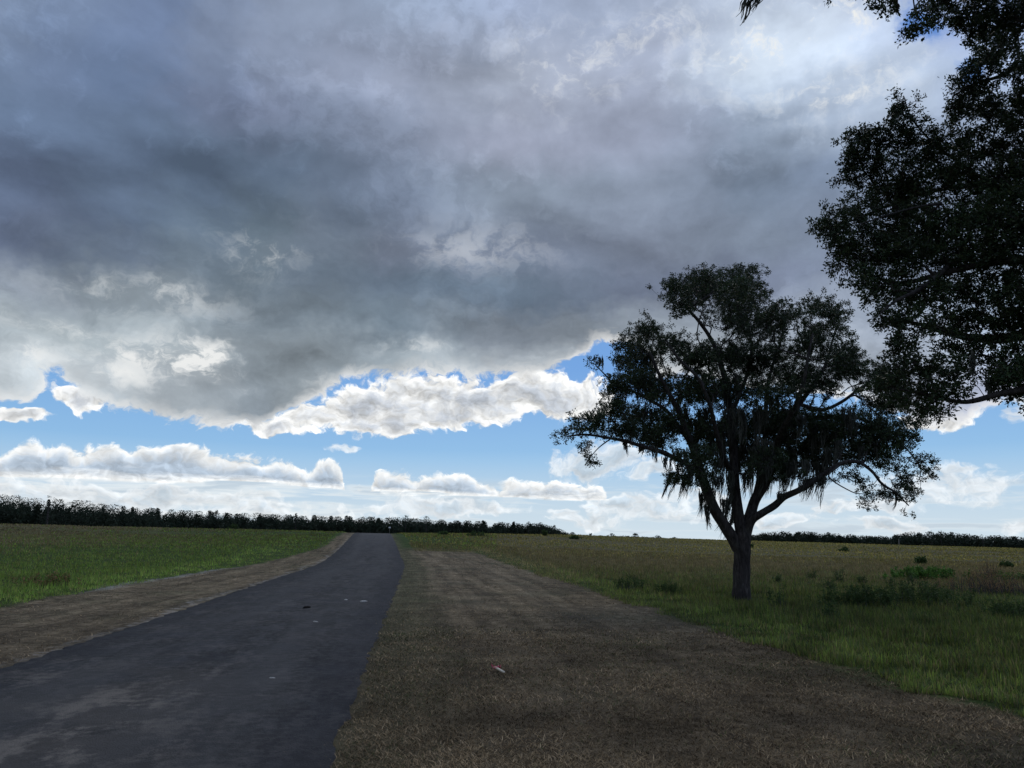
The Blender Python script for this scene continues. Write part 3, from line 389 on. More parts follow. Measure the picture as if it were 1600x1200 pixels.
# ---------------------------------------------------------------- ground material
def new_mat(name):
    m = bpy.data.materials.new(name); m.use_nodes = True
    nt = m.node_tree; nt.nodes.clear()
    g = G(nt)
    out = nt.nodes.new('ShaderNodeOutputMaterial')
    return m, g, out
def principled(g, out, col, rough=0.9, spec=0.2, normal=None, trans=None):
    b = g.n.new('ShaderNodeBsdfPrincipled')
    if isinstance(col, tuple): col = col + (1.0,)
    g.put(b.inputs['Base Color'], col); g.put(b.inputs['Roughness'], rough)
    b.inputs['Specular IOR Level'].default_value = spec
    if normal is not None: g.l.new(normal, b.inputs['Normal'])
    sh = b.outputs[0]
    if trans:
        t = g.n.new('ShaderNodeBsdfTranslucent'); g.put(t.inputs['Color'], col)
        mx = g.n.new('ShaderNodeMixShader'); mx.inputs[0].default_value = trans
        g.l.new(sh, mx.inputs[1]); g.l.new(t.outputs[0], mx.inputs[2]); sh = mx.outputs[0]
    g.l.new(sh, out.inputs['Surface'])
    return b
def bump(g, h, strength, dist):
    b = g.n.new('ShaderNodeBump'); b.inputs['Strength'].default_value = strength
    b.inputs['Distance'].default_value = dist; g.l.new(h, b.inputs['Height'])
    return b.outputs[0]
def road_coords(g):
    geo = g.n.new('ShaderNodeNewGeometry'); P = geo.outputs['Position']
    sp = g.n.new('ShaderNodeSeparateXYZ'); g.l.new(P, sp.inputs[0])
    X, Y = sp.outputs[0], sp.outputs[1]
    S = g.sub(g.mul(X, CH), g.mul(Y, SH)); T = g.add(g.mul(X, SH), g.mul(Y, CH))
    tt = g.m('MAXIMUM', g.mul(g.sub(T, 40.0), 1 / 65.0), 0.0)
    S = g.sub(S, g.mul(g.m('POWER', tt, 1.15), -3.2))
    R = g.m('SQRT', g.mad(X, X, g.mul(Y, Y)))
    return P, X, Y, S, T, R

m_ground, g, out = new_mat('field_soil_and_turf')
P, X, Y, S, T, R = road_coords(g)
big = g.noise(P, 0.035, 3.0, 0.55); mid = g.noise(P, 0.35, 4.0, 0.6); fine = g.noise(P, 5.0, 5.0, 0.7); grit = g.noise(P, 38.0, 3.0, 0.7)
VLs = g.ss(T, 36.0, 62.0, VERGE_L - .2, VERGE_L + 2.1, 'LINEAR')
Se = g.mad(g.sub(mid, 0.5), 1.6, g.mad(g.sub(fine, 0.5), 0.7, S))
# mown, dried verge
dry = g.ramp(g.mad(fine, 0.6, g.mul(grit, 0.4)), [(0.36, (0.045, 0.032, 0.018)), (0.5, (0.14, 0.107, 0.063)), (0.63, (0.30, 0.235, 0.15))])
lines = g.noise(g.vec(g.mul(S, 2.2), g.mul(T, 0.10)), 1.0, 3.0, 0.6)
track = g.m('MAXIMUM', g.m('EXPONENT', g.mul(g.m('POWER', g.m('ABSOLUTE', g.mul(g.sub(S, 1.5), 1.6)), 2.0), -1.0)), g.m('EXPONENT', g.mul(g.m('POWER', g.m('ABSOLUTE', g.mul(g.sub(S, 3.4), 1.8)), 2.0), -1.0)))
dry = g.mix(g.mul(track, g.ss(mid, 0.4, 0.65)), dry, (0.20, 0.155, 0.10))
dry = g.mix(1.0, dry, g.vec(*[g.ss(lines, 0.35, 0.65, 0.72, 1.35)] * 3), 'MULTIPLY')
dry = g.mix(g.mul(g.ss(mid, 0.48, 0.66), 0.35), dry, (0.055, 0.065, 0.03))
dry = g.mix(g.mul(g.mul(g.ss(S, 1.1, -0.3), g.ss(S, -2.0, -0.5)), 0.6), dry, (0.07, 0.075, 0.035))
# living grass
ga = g.ramp(g.mad(fine, 0.55, g.mul(grit, 0.45)), [(0.3, (0.014, 0.024, 0.006)), (0.52, (0.042, 0.070, 0.014)), (0.72, (0.085, 0.12, 0.03))])
olive = g.ramp(g.mad(fine, 0.6, g.mul(mid, 0.4)), [(0.3, (0.06, 0.055, 0.022)), (0.52, (0.115, 0.098, 0.042)), (0.7, (0.16, 0.135, 0.06))])
far_r = g.mul(g.ss(g.mad(g.sub(big, 0.5), 22.0, g.mad(g.sub(mid, 0.5), 14.0, R)), 27.0, 50.0), g.ss(S, 6.0, 11.0))
far_l = g.mul(g.ss(g.mad(g.sub(big, 0.5), 60.0, g.mul(S, -1.0)), 18.0, 46.0), 0.9)
gr = g.mix(g.m('MAXIMUM', far_r, far_l), ga, olive)
gr = g.mix(g.mul(g.mul(g.ss(mid, 0.55, 0.66), g.ss(R, 25.0, 60.0)), 0.5), gr, (0.03, 0.045, 0.012))
verge = g.mul(g.ss(g.sub(Se, VLs), -0.25, 0.25), g.ss(Se, VERGE_R + 0.3, VERGE_R - 0.2))
vr_end = g.m('MAXIMUM', g.ss(g.mad(g.sub(mid, 0.5), 16.0, T), 66.0, 58.0), g.ss(S, ROAD_R + 1.0, ROAD_R - 0.5))
col = g.mix(g.mul(verge, vr_end), gr, dry)
# pale sand along the road's left edge and the edge of the turf
pe = g.m('EXPONENT', g.mul(g.m('POWER', g.mul(g.m('ABSOLUTE', g.sub(Se, g.ss(T, 12.0, 33.0, ROAD_L - 0.05, ROAD_L - 0.40, 'LINEAR'))), 8.0), 2.0), -1.0))
pv = g.m('EXPONENT', g.mul(g.m('POWER', g.mul(g.m('ABSOLUTE', g.sub(Se, VLs)), 4.5), 2.0), -1.0))
pv = g.mul(pv, g.mul(g.ss(T, 20.0, 24.0), g.ss(T, 42.0, 34.0)))
sand = g.mul(g.m('MAXIMUM', g.mul(pe, g.ss(fine, 0.42, 0.58, 0.1, 0.9)), g.mul(pv, g.ss(fine, 0.4, 0.55, 0.2, 1.0))), g.ss(T, 60.0, 90.0, 0.75, 0.2))
col = g.mix(sand, col, (0.33, 0.31, 0.27))
patch = g.noise(P, 0.9, 4.0, 0.65)
col = g.mix(1.0, col, g.vec(*[g.ss(patch, 0.32, 0.68, 0.68, 1.3)] * 3), 'MULTIPLY')
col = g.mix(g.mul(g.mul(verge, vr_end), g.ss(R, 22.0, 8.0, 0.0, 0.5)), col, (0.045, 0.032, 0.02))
hgt = g.mad(fine, 0.6, g.mul(grit, 0.3))
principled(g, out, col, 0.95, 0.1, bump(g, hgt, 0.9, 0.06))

# terrain sheet: fine near the camera, out to the horizon
rad = np.concatenate([[0.0], np.geomspace(1.2, 30, 110), np.geomspace(31, 700, 120), np.geomspace(760, 9000, 14)])
NA = 540
th = np.linspace(0, 2 * math.pi, NA, endpoint=False)
Rg, Tg = np.meshgrid(rad[1:], th, indexing='ij')
gx, gy = Rg * np.sin(Tg), Rg * np.cos(Tg)
gz = ground_z(gx, gy)
V = np.concatenate([[[0, 0, 0]], np.stack([gx, gy, gz], -1).reshape(-1, 3)])
nr = len(rad) - 1
i, j = np.meshgrid(np.arange(nr - 1), np.arange(NA), indexing='ij')
a = 1 + i * NA + j; b = 1 + i * NA + (j + 1) % NA
quads = np.stack([a, b, b + NA, a + NA], -1).reshape(-1, 4)[:, ::-1]
tris = np.stack([np.zeros(NA, int), 1 + (np.arange(NA) + 1) % NA, 1 + np.arange(NA)], -1)[:, ::-1]
ground = link('ground', np_mesh('ground', V, [quads, tris], True), m_ground)
tag(ground, kind='structure')

# ---------------------------------------------------------------- road
m_road, g, out = new_mat('old_asphalt')
P, X, Y, S, T, R = road_coords(g)
fine = g.noise(P, 9.0, 6.0, 0.75); mid = g.noise(P, 1.1, 5.0, 0.62); grit = g.noise(P, 60.0, 3.0, 0.75)
PS = g.vec(g.mul(S, 0.9), g.mul(T, 0.12))
lane = g.noise(PS, 1.6, 4.0, 0.6)
agg = g.n.new('ShaderNodeTexVoronoi'); agg.inputs['Scale'].default_value = 70.0; g.l.new(P, agg.inputs['Vector'])
col = g.ramp(g.mad(lane, 0.55, g.mul(mid, 0.45)), [(0.3, (0.0095, 0.0095, 0.010)), (0.48, (0.023, 0.0225, 0.0225)), (0.62, (0.056, 0.053, 0.050))])
col = g.mix(g.mul(g.ss(grit, 0.52, 0.66), 0.55), col, (0.085, 0.083, 0.08))
col = g.mix(1.0, col, g.vec(*[g.ss(fine, 0.36, 0.64, 0.5, 1.65)] * 3), 'MULTIPLY')
str_ = g.noise(g.vec(g.mul(S, 1.5), g.mul(g.mad(S, 0.25, T), 0.5)), 1.9, 6.0, 0.7)
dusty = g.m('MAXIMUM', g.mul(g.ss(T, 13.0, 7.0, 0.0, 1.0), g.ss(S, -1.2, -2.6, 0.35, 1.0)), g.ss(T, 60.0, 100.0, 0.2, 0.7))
sandy = g.mul(g.ss(g.add(g.mad(fine, 0.3, g.mul(mid, 0.35)), g.mul(str_, 0.35)), 0.485, 0.59), dusty)
col = g.mix(g.mul(g.ss(str_, 0.45, 0.6), 0.35), col, (0.075, 0.076, 0.082))
col = g.mix(g.mul(g.ss(g.noise(P, 0.6, 3.0, 0.6), 0.5, 0.62), 0.4), col, (0.026, 0.028, 0.036))
col = g.mix(g.mul(g.ss(g.noise(P, 0.45, 3.0, 0.6), 0.42, 0.6), g.mul(dusty, 0.65)), col, (0.085, 0.075, 0.064))
col = g.mix(g.mul(sandy, 0.85), col, (0.19, 0.165, 0.135))
col = g.mix(g.mul(g.ss(g.mad(g.sub(mid, 0.5), 0.8, S), ROAD_R - 1.0, ROAD_R - 0.25), 0.55), col, (0.017, 0.018, 0.024))
lanes = g.add(g.m('EXPONENT', g.mul(g.m('POWER', g.m('ABSOLUTE', g.mul(g.sub(S, -1.75), 2.2)), 2.0), -1.0)), g.m('EXPONENT', g.mul(g.m('POWER', g.m('ABSOLUTE', g.mul(g.sub(S, -3.5), 2.0)), 2.0), -1.0)))
wear = g.mul(lanes, g.ss(lane, 0.35, 0.6, 0.15, 0.6))
col = g.mix(wear, col, (0.058, 0.057, 0.056))
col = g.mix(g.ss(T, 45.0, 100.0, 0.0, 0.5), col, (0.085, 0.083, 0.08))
col = g.mix(g.mul(g.ss(g.mad(g.sub(mid, 0.5), 1.4, S), ROAD_L + 0.9, ROAD_L + 0.15), 0.6), col, (0.016, 0.017, 0.02))
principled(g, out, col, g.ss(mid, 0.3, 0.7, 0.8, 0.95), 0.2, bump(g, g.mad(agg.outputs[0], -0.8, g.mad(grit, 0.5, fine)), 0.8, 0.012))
ts = np.concatenate([np.arange(-25, 0, 1.0), np.arange(0, 30, 0.06), np.arange(30, 70, 0.25), np.arange(70, 140, 0.8)])
cr = np.array([0, .015, .05, .12, .25, .4, .5, .6, .75, .88, .95, .985, 1.0])
el_ = 0.06 * fbm(ts * 1.3, ts * 0 + 3, 21) + .05 * vnoise(ts * 6, ts * 0, 3)
er_ = 0.06 * fbm(ts * 1.3, ts * 0 + 9, 25) + .05 * vnoise(ts * 6, ts * 0, 8)
Tt, Cc = np.meshgrid(ts, cr, indexing='ij')
Lw = (rl(ts) + el_)[:, None]; Rw = (ROAD_R + er_)[:, None]
Ss = Lw + (Rw - Lw) * Cc + bend(Tt)
rx, ry = xy(Ss, Tt)
rz = ground_z(rx, ry) + 0.028 - 0.05 * (Cc - 0.5) ** 2
rz[:, 0] -= 0.06; rz[:, -1] -= 0.06
n1, n2 = Ss.shape
i, j = np.meshgrid(np.arange(n1 - 1), np.arange(n2 - 1), indexing='ij')
a = i * n2 + j
road = link('road', np_mesh('road', np.stack([rx, ry, rz], -1).reshape(-1, 3), [np.stack([a, a + 1, a + n2 + 1, a + n2], -1).reshape(-1, 4)], True), m_road)
tag(road, kind='structure')

# ---------------------------------------------------------------- grass (stuff)
def leaf_mat(name, trans=0.3, rough=0.7, spec=0.15, var=0.35, scale=1.5):
    m, g, out = new_mat(name)
    a = g.n.new('ShaderNodeAttribute'); a.attribute_name = 'tint'
    geo = g.n.new('ShaderNodeNewGeometry')
    n = g.noise(geo.outputs['Position'], scale, 2.0, 0.5)
    v = g.ss(n, 0.3, 0.7, 1 - var, 1 + var)
    c = g.mix(1.0, a.outputs['Color'], g.vec(v, v, v), 'MULTIPLY')
    principled(g, out, c, rough, spec, None, trans)
    return m
m_grass = leaf_mat('grass_blade', 0.4)
def blades(x, y, h, lean, yaw, w, col, seg=1, z=None, curl=0.6):
    """grass blades as tapering strips"""
    n = len(x)
    if z is None: z = ground_z(x, y) - 0.01
    dx, dy = np.cos(yaw), np.sin(yaw)
    px, py = -dy, dx                                     # width direction
    top = h * np.cos(lean); out_ = h * np.sin(lean)
    if seg == 1:
        V = np.empty((n, 3, 3)); 
        V[:, 0] = np.stack([x - px * w / 2, y - py * w / 2, z], -1); V[:, 1] = np.stack([x + px * w / 2, y + py * w / 2, z], -1)
        V[:, 2] = np.stack([x + dx * out_, y + dy * out_, z + top], -1)
        F = np.arange(n * 3).reshape(n, 3); k = 3
        return V.reshape(-1, 3), [F], np.repeat(col, k, 0)
    V = np.empty((n, 5, 3))
    mx, mz = out_ * 0.35 * curl, top * 0.6
    V[:, 0] = np.stack([x - px * w / 2, y - py * w / 2, z], -1); V[:, 1] = np.stack([x + px * w / 2, y + py * w / 2, z], -1)
    V[:, 2] = np.stack([x + dx * mx + px * w * .4, y + dy * mx + py * w * .4, z + mz], -1)
    V[:, 3] = np.stack([x + dx * mx - px * w * .4, y + dy * mx - py * w * .4, z + mz], -1)
    V[:, 4] = np.stack([x + dx * out_, y + dy * out_, z + top], -1)
    b = np.arange(n)[:, None] * 5
    return V.reshape(-1, 3), [b + np.array([0, 1, 2, 3]), b + np.array([3, 2, 4])], np.repeat(col, 5, 0)
def merge(parts):
    Vs, Fs, Cs, o = [], [], [], 0
    for V, F, C in parts:
        Vs.append(V); Cs.append(C); Fs += [f + o for f in F]; o += len(V)
    k3 = [f for f in Fs if f.shape[1] == 3]; k4 = [f for f in Fs if f.shape[1] == 4]
    return np.concatenate(Vs), [np.concatenate(k) for k in (k3, k4) if k], np.concatenate(Cs)
def scatter(n, r0, r1, a0=-44, a1=44, p=1.0):
    u = RNG.random(n)
    r = r0 * (r1 / r0) ** (u ** p)
    a = np.radians(RNG.uniform(a0, a1, n))
    x, y = r * np.sin(a), r * np.cos(a)
    s, t = st(x, y)
    return x, y, r, s - bend(t), t
GAIN = 1.15
def pick(cols, n, jit=0.25):
    c = np.array(cols, float)[RNG.integers(0, len(cols), n)]
    return c * (1 + RNG.uniform(-jit, jit, (n, 1)))
def U(a, b, n): return RNG.uniform(a, b, n)

# dried mown thatch on the verges
parts = []
A_ = scatter(430000, 4.2, 62); B_ = scatter(820000, 4.4, 24, -16, 44, 1.15)
keep = RNG.random(820000) < 1 - sstep(B_[2] + 3 * fbm(B_[0] * .5, B_[1] * .5, 12), 8, 23)
B_ = [q[keep] for q in B_]
x, y, r, s, t = [np.concatenate(q) for q in zip(A_, B_)]
edge = 0.10 * fbm(x * 1.3, y * 1.3, 31) + 0.10 * vnoise(x * 9, y * 9, 2)
ej = RNG.normal(0, .05, len(x)) * np.where(RNG.random(len(x)) < .08, 5.0, 1.0)
ok = ((s > ROAD_R - 0.02 + edge * .7 + ej) & (s < VERGE_R + edge * 2.0 + .2)) | ((s < rl(t) - 0.05 - edge * .5 + ej) & (s > vl(t) + edge * 1.5))
pt = fbm(x * .5, y * .5, 77); bare = fbm(x * 1.7, y * 1.7, 78)
ok &= RNG.random(len(x)) < 0.55 + 0.5 * np.clip(bare + .3, -1, 1)
x, y, r, s, t, pt = [v[ok] for v in (x, y, r, s, t, pt)]
n = len(x)
straw = pick([(.22, .175, .115), (.15, .115, .072), (.085, .064, .042), (.33, .27, .19), (.19, .155, .105), (.14, .12, .09)], n)
straw *= np.array([1.25, 1.12, .92])
straw *= (1 + .75 * np.clip(fbm(x * .7, y * .7, 79) + .5 * fbm(x * 3, y * 3, 80), -1, 1))[:, None]
gmask = RNG.random(n) < np.clip(0.12 + 0.6 * pt + 0.4 * ((s > ROAD_R) & (s < ROAD_R + 1.2)) * (t > 12), 0.03, .75)
straw[gmask] = pick([(.065, .08, .026), (.085, .09, .035), (.075, .07, .032)], int(gmask.sum()))
ln = U(.02, .07, n) * (1 + r * .03); wd = U(.0018, .0042, n) * (1 + r * .16)
near = r < 14
for m, sg in ((near, 2), (~near, 1)):
    parts.append(blades(x[m], y[m], ln[m], U(1.0, 1.56, m.sum()), U(0, 6.283, m.sum()), wd[m], straw[m], sg, curl=1.2))
V, F, C = merge(parts)
o = link('dry_grass', np_mesh('dry_grass', V, F, False, C), leaf_mat('dry_thatch', 0.12, 0.85, 0.1, 0.3, 1.2))
tag(o, 'short dried mown grass thatch covering the brown strips either side of the road', 'dry grass', kind='stuff')

# living grass right of the verge
def turf(n, r0, r1, side, hmul, cols, name, label, dens_seed, p=1.0, a0=-44, a1=44):
    x, y, r, s, t = scatter(n, r0, r1, a0, a1, p)
    e = 0.5 * fbm(x * .5, y * .5, 41) + 0.2 * vnoise(x * 3, y * 3, 4)
    ok = (s > VERGE_R + e - 0.1) if side > 0 else (s < vl(t) - e * .6)
    if side > 0: ok |= (s > ROAD_R + 1.2) & (t > 60 + 6 * e)
    cl = fbm(x * .45, y * .45, dens_seed); cf = fbm(x * 1.8, y * 1.8, dens_seed + 3)
    ok &= RNG.random(n) < 0.6 + 0.5 * cf
    x, y, r, s, cl, cf = [v[ok] for v in (x, y, r, s, cl, cf)]
    n = len(x)
    c = pick(cols, n, .3) * GAIN
    d = np.clip((r - 24 + 8 * cl) / 24, 0, 1) if side > 0 else np.clip((-s - 16 + 10 * cl) / 22, 0, 1) * np.clip((r - 30 + 8 * cf) / 30, 0, 1)
    brown = pick([(.23, .185, .08), (.18, .15, .066), (.27, .21, .10)], n, .25)
    m = RNG.random(n) < d * .85 + .06
    c[m] = brown[m]
    edgeb = np.exp(-((s - VERGE_R - .9) / 1.1) ** 2) if side > 0 else np.exp(-((s - VERGE_L + 1.2) / 1.6) ** 2)
    c = c * (1 + .5 * edgeb * (cf > -.2))[:, None]
    h = U(.06, .2, n) * hmul * (1 + .7 * np.clip(cl + cf * .6, -.6, 1.2)) * (0.55 + .45 * sstep(np.abs(s - (VERGE_R if side > 0 else VERGE_L)), 0, 2.0))
    w = U(.004, .008, n) * (1 + r * .11)
    near = r < 16
    P_ = [blades(x[k], y[k], h[k], np.abs(RNG.normal(.55, .4, k.sum())), U(0, 6.283, k.sum()), w[k], c[k], sg, curl=.8) for k, sg in ((near, 2), (~near, 1)) if k.sum()]
    V, F, C = merge(P_)
    o = link(name, np_mesh(name, V, F, False, C), m_grass)
    tag(o, label, 'grass', kind='stuff')
GREENS = [(.12, .17, .034), (.075, .11, .026), (.16, .20, .042), (.14, .15, .045), (.07, .095, .038), (.12, .11, .045)]
turf(720000, 5.5, 75, 1, 1.15, GREENS, 'grass', 'green tufted grass growing right of the mown brown strip, around the oak', 51, .9, -8, 60)
turf(260000, 12.0, 85, -1, 1.0, [(.14, .225, .04), (.115, .18, .034), (.18, .26, .05), (.21, .24, .06)], 'grass', 'bright green grass of the field left of the road', 61, 1.0, -44, 2)
# far tussocks of the open fields
def far_turf(n, r0, r1, a0, a1, name, label, cols):
    x, y, r, s, t = scatter(n, r0, r1, a0, a1, .8)
    ok = (s > 7) | (s < vl(t) - .5) | ((s > ROAD_R + 1.5) & (t > 66))
    k = vnoise(x * .12, y * .12, 91) + .5 * vnoise(x * .5, y * .5, 92)
    ok &= RNG.random(n) < .5 + .5 * k
    x, y, r, s = x[ok], y[ok], r[ok], s[ok]; n = len(x)
    c = pick(cols, n, .3)
    if a1 < 0:
        m = RNG.random(n) < np.clip((-s - 18 + 12 * k[ok]) / 22, 0, .85)
        c[m] = pick([(.24, .195, .10), (.20, .165, .085)], int(m.sum()), .25)
    c = c * (1 + .35 * fbm(x * .05, y * .05, 95))[:, None]
    V, F, C = blades(x, y, U(.05, .17, n) * (1 + .004 * r), U(0, .9, n), U(0, 6.28, n), U(.05, .16, n) * (r / 60), c, 1)
    o = link(name, np_mesh(name, V, F, False, C), m_grass)
    tag(o, label, 'grass', kind='stuff')
far_turf(130000, 58, 420, -9, 44, 'field_grass', 'olive brown seeding grass of the far field behind the oak', [(.34, .27, .08), (.29, .24, .07), (.24, .22, .06), (.38, .31, .10), (.18, .19, .052)])
far_turf(60000, 60, 140, -44, -1, 'field_grass', 'green and tan grass on the rise of the far left field', [(.21, .30, .055), (.18, .25, .05), (.17, .165, .06), (.19, .165, .08)])
# ---------------------------------------------------------------- tree building
m_bark, g, out = new_mat('oak_bark')
geo = g.n.new('ShaderNodeNewGeometry'); P = geo.outputs['Position']
pm = g.vm('MULTIPLY', P, (1.0, 1.0, 0.22))
bn = g.noise(pm, 16.0, 5.0, 0.65, 0.4); bl = g.noise(P, 2.2, 3.0, 0.5)
col = g.ramp(bn, [(0.33, (0.016, 0.014, 0.014)), (0.55, (0.055, 0.049, 0.047)), (0.7, (0.10, 0.09, 0.085))])
col = g.mix(g.ss(bl, 0.52, 0.7, 0.0, 0.4), col, (0.08, 0.083, 0.075))
principled(g, out, col, 0.9, 0.15, bump(g, bn, 1.0, 0.05))
m_leaf = leaf_mat('oak_leaf', 0.16, 0.5, 0.25, 0.3, 1.1)
m_moss = leaf_mat('spanish_moss_fibre', 0.2, 0.95, 0.05, 0.25, 3.0)

def catmull(P, n):
    P = np.asarray(P, float); Q = np.vstack([2 * P[0] - P[1], P, 2 * P[-1] - P[-2]]); out = []
    for k in range(len(P) - 1):
        p0, p1, p2, p3 = Q[k:k + 4]
        for u in np.linspace(0, 1, n, endpoint=False):
            out.append(.5 * ((2 * p1) + (p2 - p0) * u + (2 * p0 - 5 * p1 + 4 * p2 - p3) * u * u + (3 * p1 - p0 - 3 * p2 + p3) * u ** 3))
    out.append(P[-1]); return np.array(out)
def frame(d):
    d = d / (np.linalg.norm(d) + 1e-9)
    a = np.array([0, 0, 1.]) if abs(d[2]) < .9 else np.array([1., 0, 0])
    u = np.cross(a, d); u /= np.linalg.norm(u); return u, np.cross(d, u)
def tube(P, sides=10, lump=0.0, seed=0):
    """P (n,4): x y z radius -> smooth tube"""
    n = len(P); V = []; u0 = None
    for k in range(n):
        d = P[min(k + 1, n - 1), :3] - P[max(k - 1, 0), :3]
        d = d / (np.linalg.norm(d) + 1e-9)
        if u0 is None: u, v = frame(d)
        else:
            u = u0 - d * np.dot(u0, d); u /= np.linalg.norm(u); v = np.cross(d, u)
        u0 = u
        a = np.linspace(0, 2 * math.pi, sides, endpoint=False)
        rr = P[k, 3] * np.ones(sides)
        if lump:
            rr = rr * (1 + lump * (np.sin(a * 3 + seed + k * .15) * .5 + np.sin(a * 5 + seed * 2 - k * .1) * .4 + np.sin(a * 9 + seed) * .25) + lump * .5 * math.sin(k * .9 + seed))
        V.append(P[k, :3] + np.outer(np.cos(a) * rr, u) + np.outer(np.sin(a) * rr, v))
    V = np.concatenate(V)
    i, j = np.meshgrid(np.arange(n - 1), np.arange(sides), indexing='ij')
    a = i * sides + j; b = i * sides + (j + 1) % sides
    return V, np.stack([a, b, b + sides, a + sides], -1).reshape(-1, 4)
def grow(skel, att, balance=0.25):
    """joins every foliage point to the skeleton: short links, short way to the trunk. Returns parents."""
    n0, n1 = len(skel), len(att)
    P = np.vstack([skel[:, :3], att]); par = np.full(n0 + n1, -1)
    path = np.zeros(n0 + n1); path[:n0] = skel[:, 4]
    best = np.full(n1, np.inf); bi = np.zeros(n1, int); done = np.zeros(n1, bool)
    for k in range(n0):
        c = np.linalg.norm(att - P[k], axis=1); c = c ** 1.0 + balance * path[k]
        m = c < best; best[m] = c[m]; bi[m] = k
    for _ in range(n1):
        j = int(np.argmin(np.where(done, np.inf, best)))
        done[j] = True; par[n0 + j] = bi[j]
        d = np.linalg.norm(att[j] - P[bi[j]]); path[n0 + j] = path[bi[j]] + d
        c = np.linalg.norm(att - att[j], axis=1) + balance * path[n0 + j]
        m = (c < best) & ~done; best[m] = c[m]; bi[m] = n0 + j
    return P, par, path
def twigs(P, par, n0, r_tip, rmax=0.03):
    n = len(P); acc = np.zeros(n)
    order = []; kids = {}
    for k in range(n0, n): kids.setdefault(par[k], []).append(k)
    stack = [k for b in list(kids) if b < n0 for k in kids[b]]
    while stack:
        k = stack.pop(); order.append(k); stack += kids.get(k, [])
    for k in reversed(order):
        if acc[k] == 0: acc[k] = r_tip ** 2.2
        if par[k] >= n0: acc[par[k]] += acc[k]
    rad = np.minimum(acc ** (1 / 2.2), rmax)
    idx = np.array(order); A = P[par[idx]]; B = P[idx]
    rb = rad[idx]; ra = np.where(par[idx] >= n0, rad[par[idx]], rb * 1.35)
    d = B - A; L = np.linalg.norm(d, axis=1, keepdims=True); d = d / (L + 1e-9)
    ref = np.where(np.abs(d[:, 2:3]) < .9, np.array([[0, 0, 1.]]), np.array([[1., 0, 0]]))
    u = np.cross(ref, d); u /= np.linalg.norm(u, axis=1, keepdims=True); v = np.cross(d, u)
    # one kink half way so that no twig is ruler straight
    Mp = (A + B) / 2 + (u * RNG.normal(0, .09, (len(idx), 1)) + v * RNG.normal(0, .09, (len(idx), 1))) * L
    rings = []
    for C_, r_ in ((A, ra), (Mp, (ra + rb) / 2), (B, rb)):
        for k in range(4):
            a = k * math.pi / 2
            rings.append(C_ + (u * math.cos(a) + v * math.sin(a)) * r_[:, None])
    V = np.stack(rings, 1).reshape(-1, 3)
    f = []
    for q in (0, 4):
        for k in range(4): f.append([q + k, q + (k + 1) % 4, q + 4 + (k + 1) % 4, q + 4 + k])
    F = (np.arange(len(idx))[:, None, None] * 12 + np.array(f)[None]).reshape(-1, 4)
    return V, F, rad, idx
def leaves(C, dirs, per, spread, length, width, cols):
    """sprays of small oak leaves round each point"""
    n = len(C) * per
    base = np.repeat(C, per, 0)
    # leaves sit along a few short shoots
    ns = 5
    sd = RNG.normal(size=(len(C), ns, 3)) * .75 + dirs[:, None, :] * 1.0; sd[:, :, 2] += .15
    sd /= np.linalg.norm(sd, axis=2, keepdims=True)
    which = RNG.integers(0, ns, n); ci = np.repeat(np.arange(len(C)), per)
    shoot = sd[ci, which]
    slen = RNG.uniform(.1, 1.0, n) ** .8 * spread * (0.6 + .6 * RNG.random(n))
    p = base + shoot * slen[:, None] + RNG.normal(size=(n, 3)) * spread * .16
    a = RNG.normal(size=(n, 3)) + shoot * .9; a /= np.linalg.norm(a, axis=1, keepdims=True)
    b = RNG.normal(size=(n, 3)); b -= a * np.sum(a * b, 1, keepdims=True); b /= np.linalg.norm(b, axis=1, keepdims=True)
    nn = np.cross(a, b)
    L = length * RNG.uniform(.6, 1.25, (n, 1)); Wd = width * RNG.uniform(.7, 1.2, (n, 1))
    V = np.empty((n, 4, 3))
    V[:, 0] = p; V[:, 1] = p + a * L * .5 + b * Wd * .5 + nn * Wd * .15
    V[:, 2] = p + a * L; V[:, 3] = p + a * L * .5 - b * Wd * .5 + nn * Wd * .15
    # thin shoots themselves
    q = np.repeat(C, ns, 0); e = q + (sd * spread * .95).reshape(-1, 3)
    side = np.cross(sd.reshape(-1, 3), RNG.normal(size=(len(q), 3))); side /= np.linalg.norm(side, axis=1, keepdims=True)
    SV = np.stack([q - side * .0035, q + side * .0035, e], 1)
    col = pick(cols, n, .35)
    Vall = np.concatenate([V.reshape(-1, 3), SV.reshape(-1, 3)])
    F4 = np.arange(n * 4).reshape(n, 4); F3 = n * 4 + np.arange(len(q) * 3).reshape(-1, 3)
    Ca = np.concatenate([np.repeat(col, 4, 0), np.tile([[.07, .06, .05]], (len(q) * 3, 1))])
    return Vall, [F3, F4], Ca
def sample_masses(masses, dens, seed, gap=-0.25, fs=2.3):
    pts = []
    for (x, y, z, a, b, c) in masses:
        n = max(3, int(dens * (a * b * c) ** (2 / 3.) * 4))
        d = RNG.normal(size=(n, 3)); d /= np.linalg.norm(d, axis=1, keepdims=True)
        d *= (RNG.random((n, 1)) ** .45) * RNG.uniform(.7, 1.3, (n, 1))
        pts.append(np.array([x, y, z]) + d * np.array([a, b, c]))
    p = np.concatenate(pts)
    k = fbm(p[:, 0] * fs + p[:, 1] * .7, p[:, 2] * fs + p[:, 1] * .9, seed, 3)
    return p[k > gap]
def skeleton(limbs, base):
    rows = []; tubes = []
    for li, l in enumerate(limbs):
        n = 6 if li == 0 else 5
        c = catmull(np.array(l), n); tubes.append(c)
    for c in tubes:
        for k in range(0, len(c), 2):
            rows.append(np.append(c[k], np.linalg.norm(c[k, :3] - np.array(base))))
    rows = np.array(rows)
    return rows, tubes
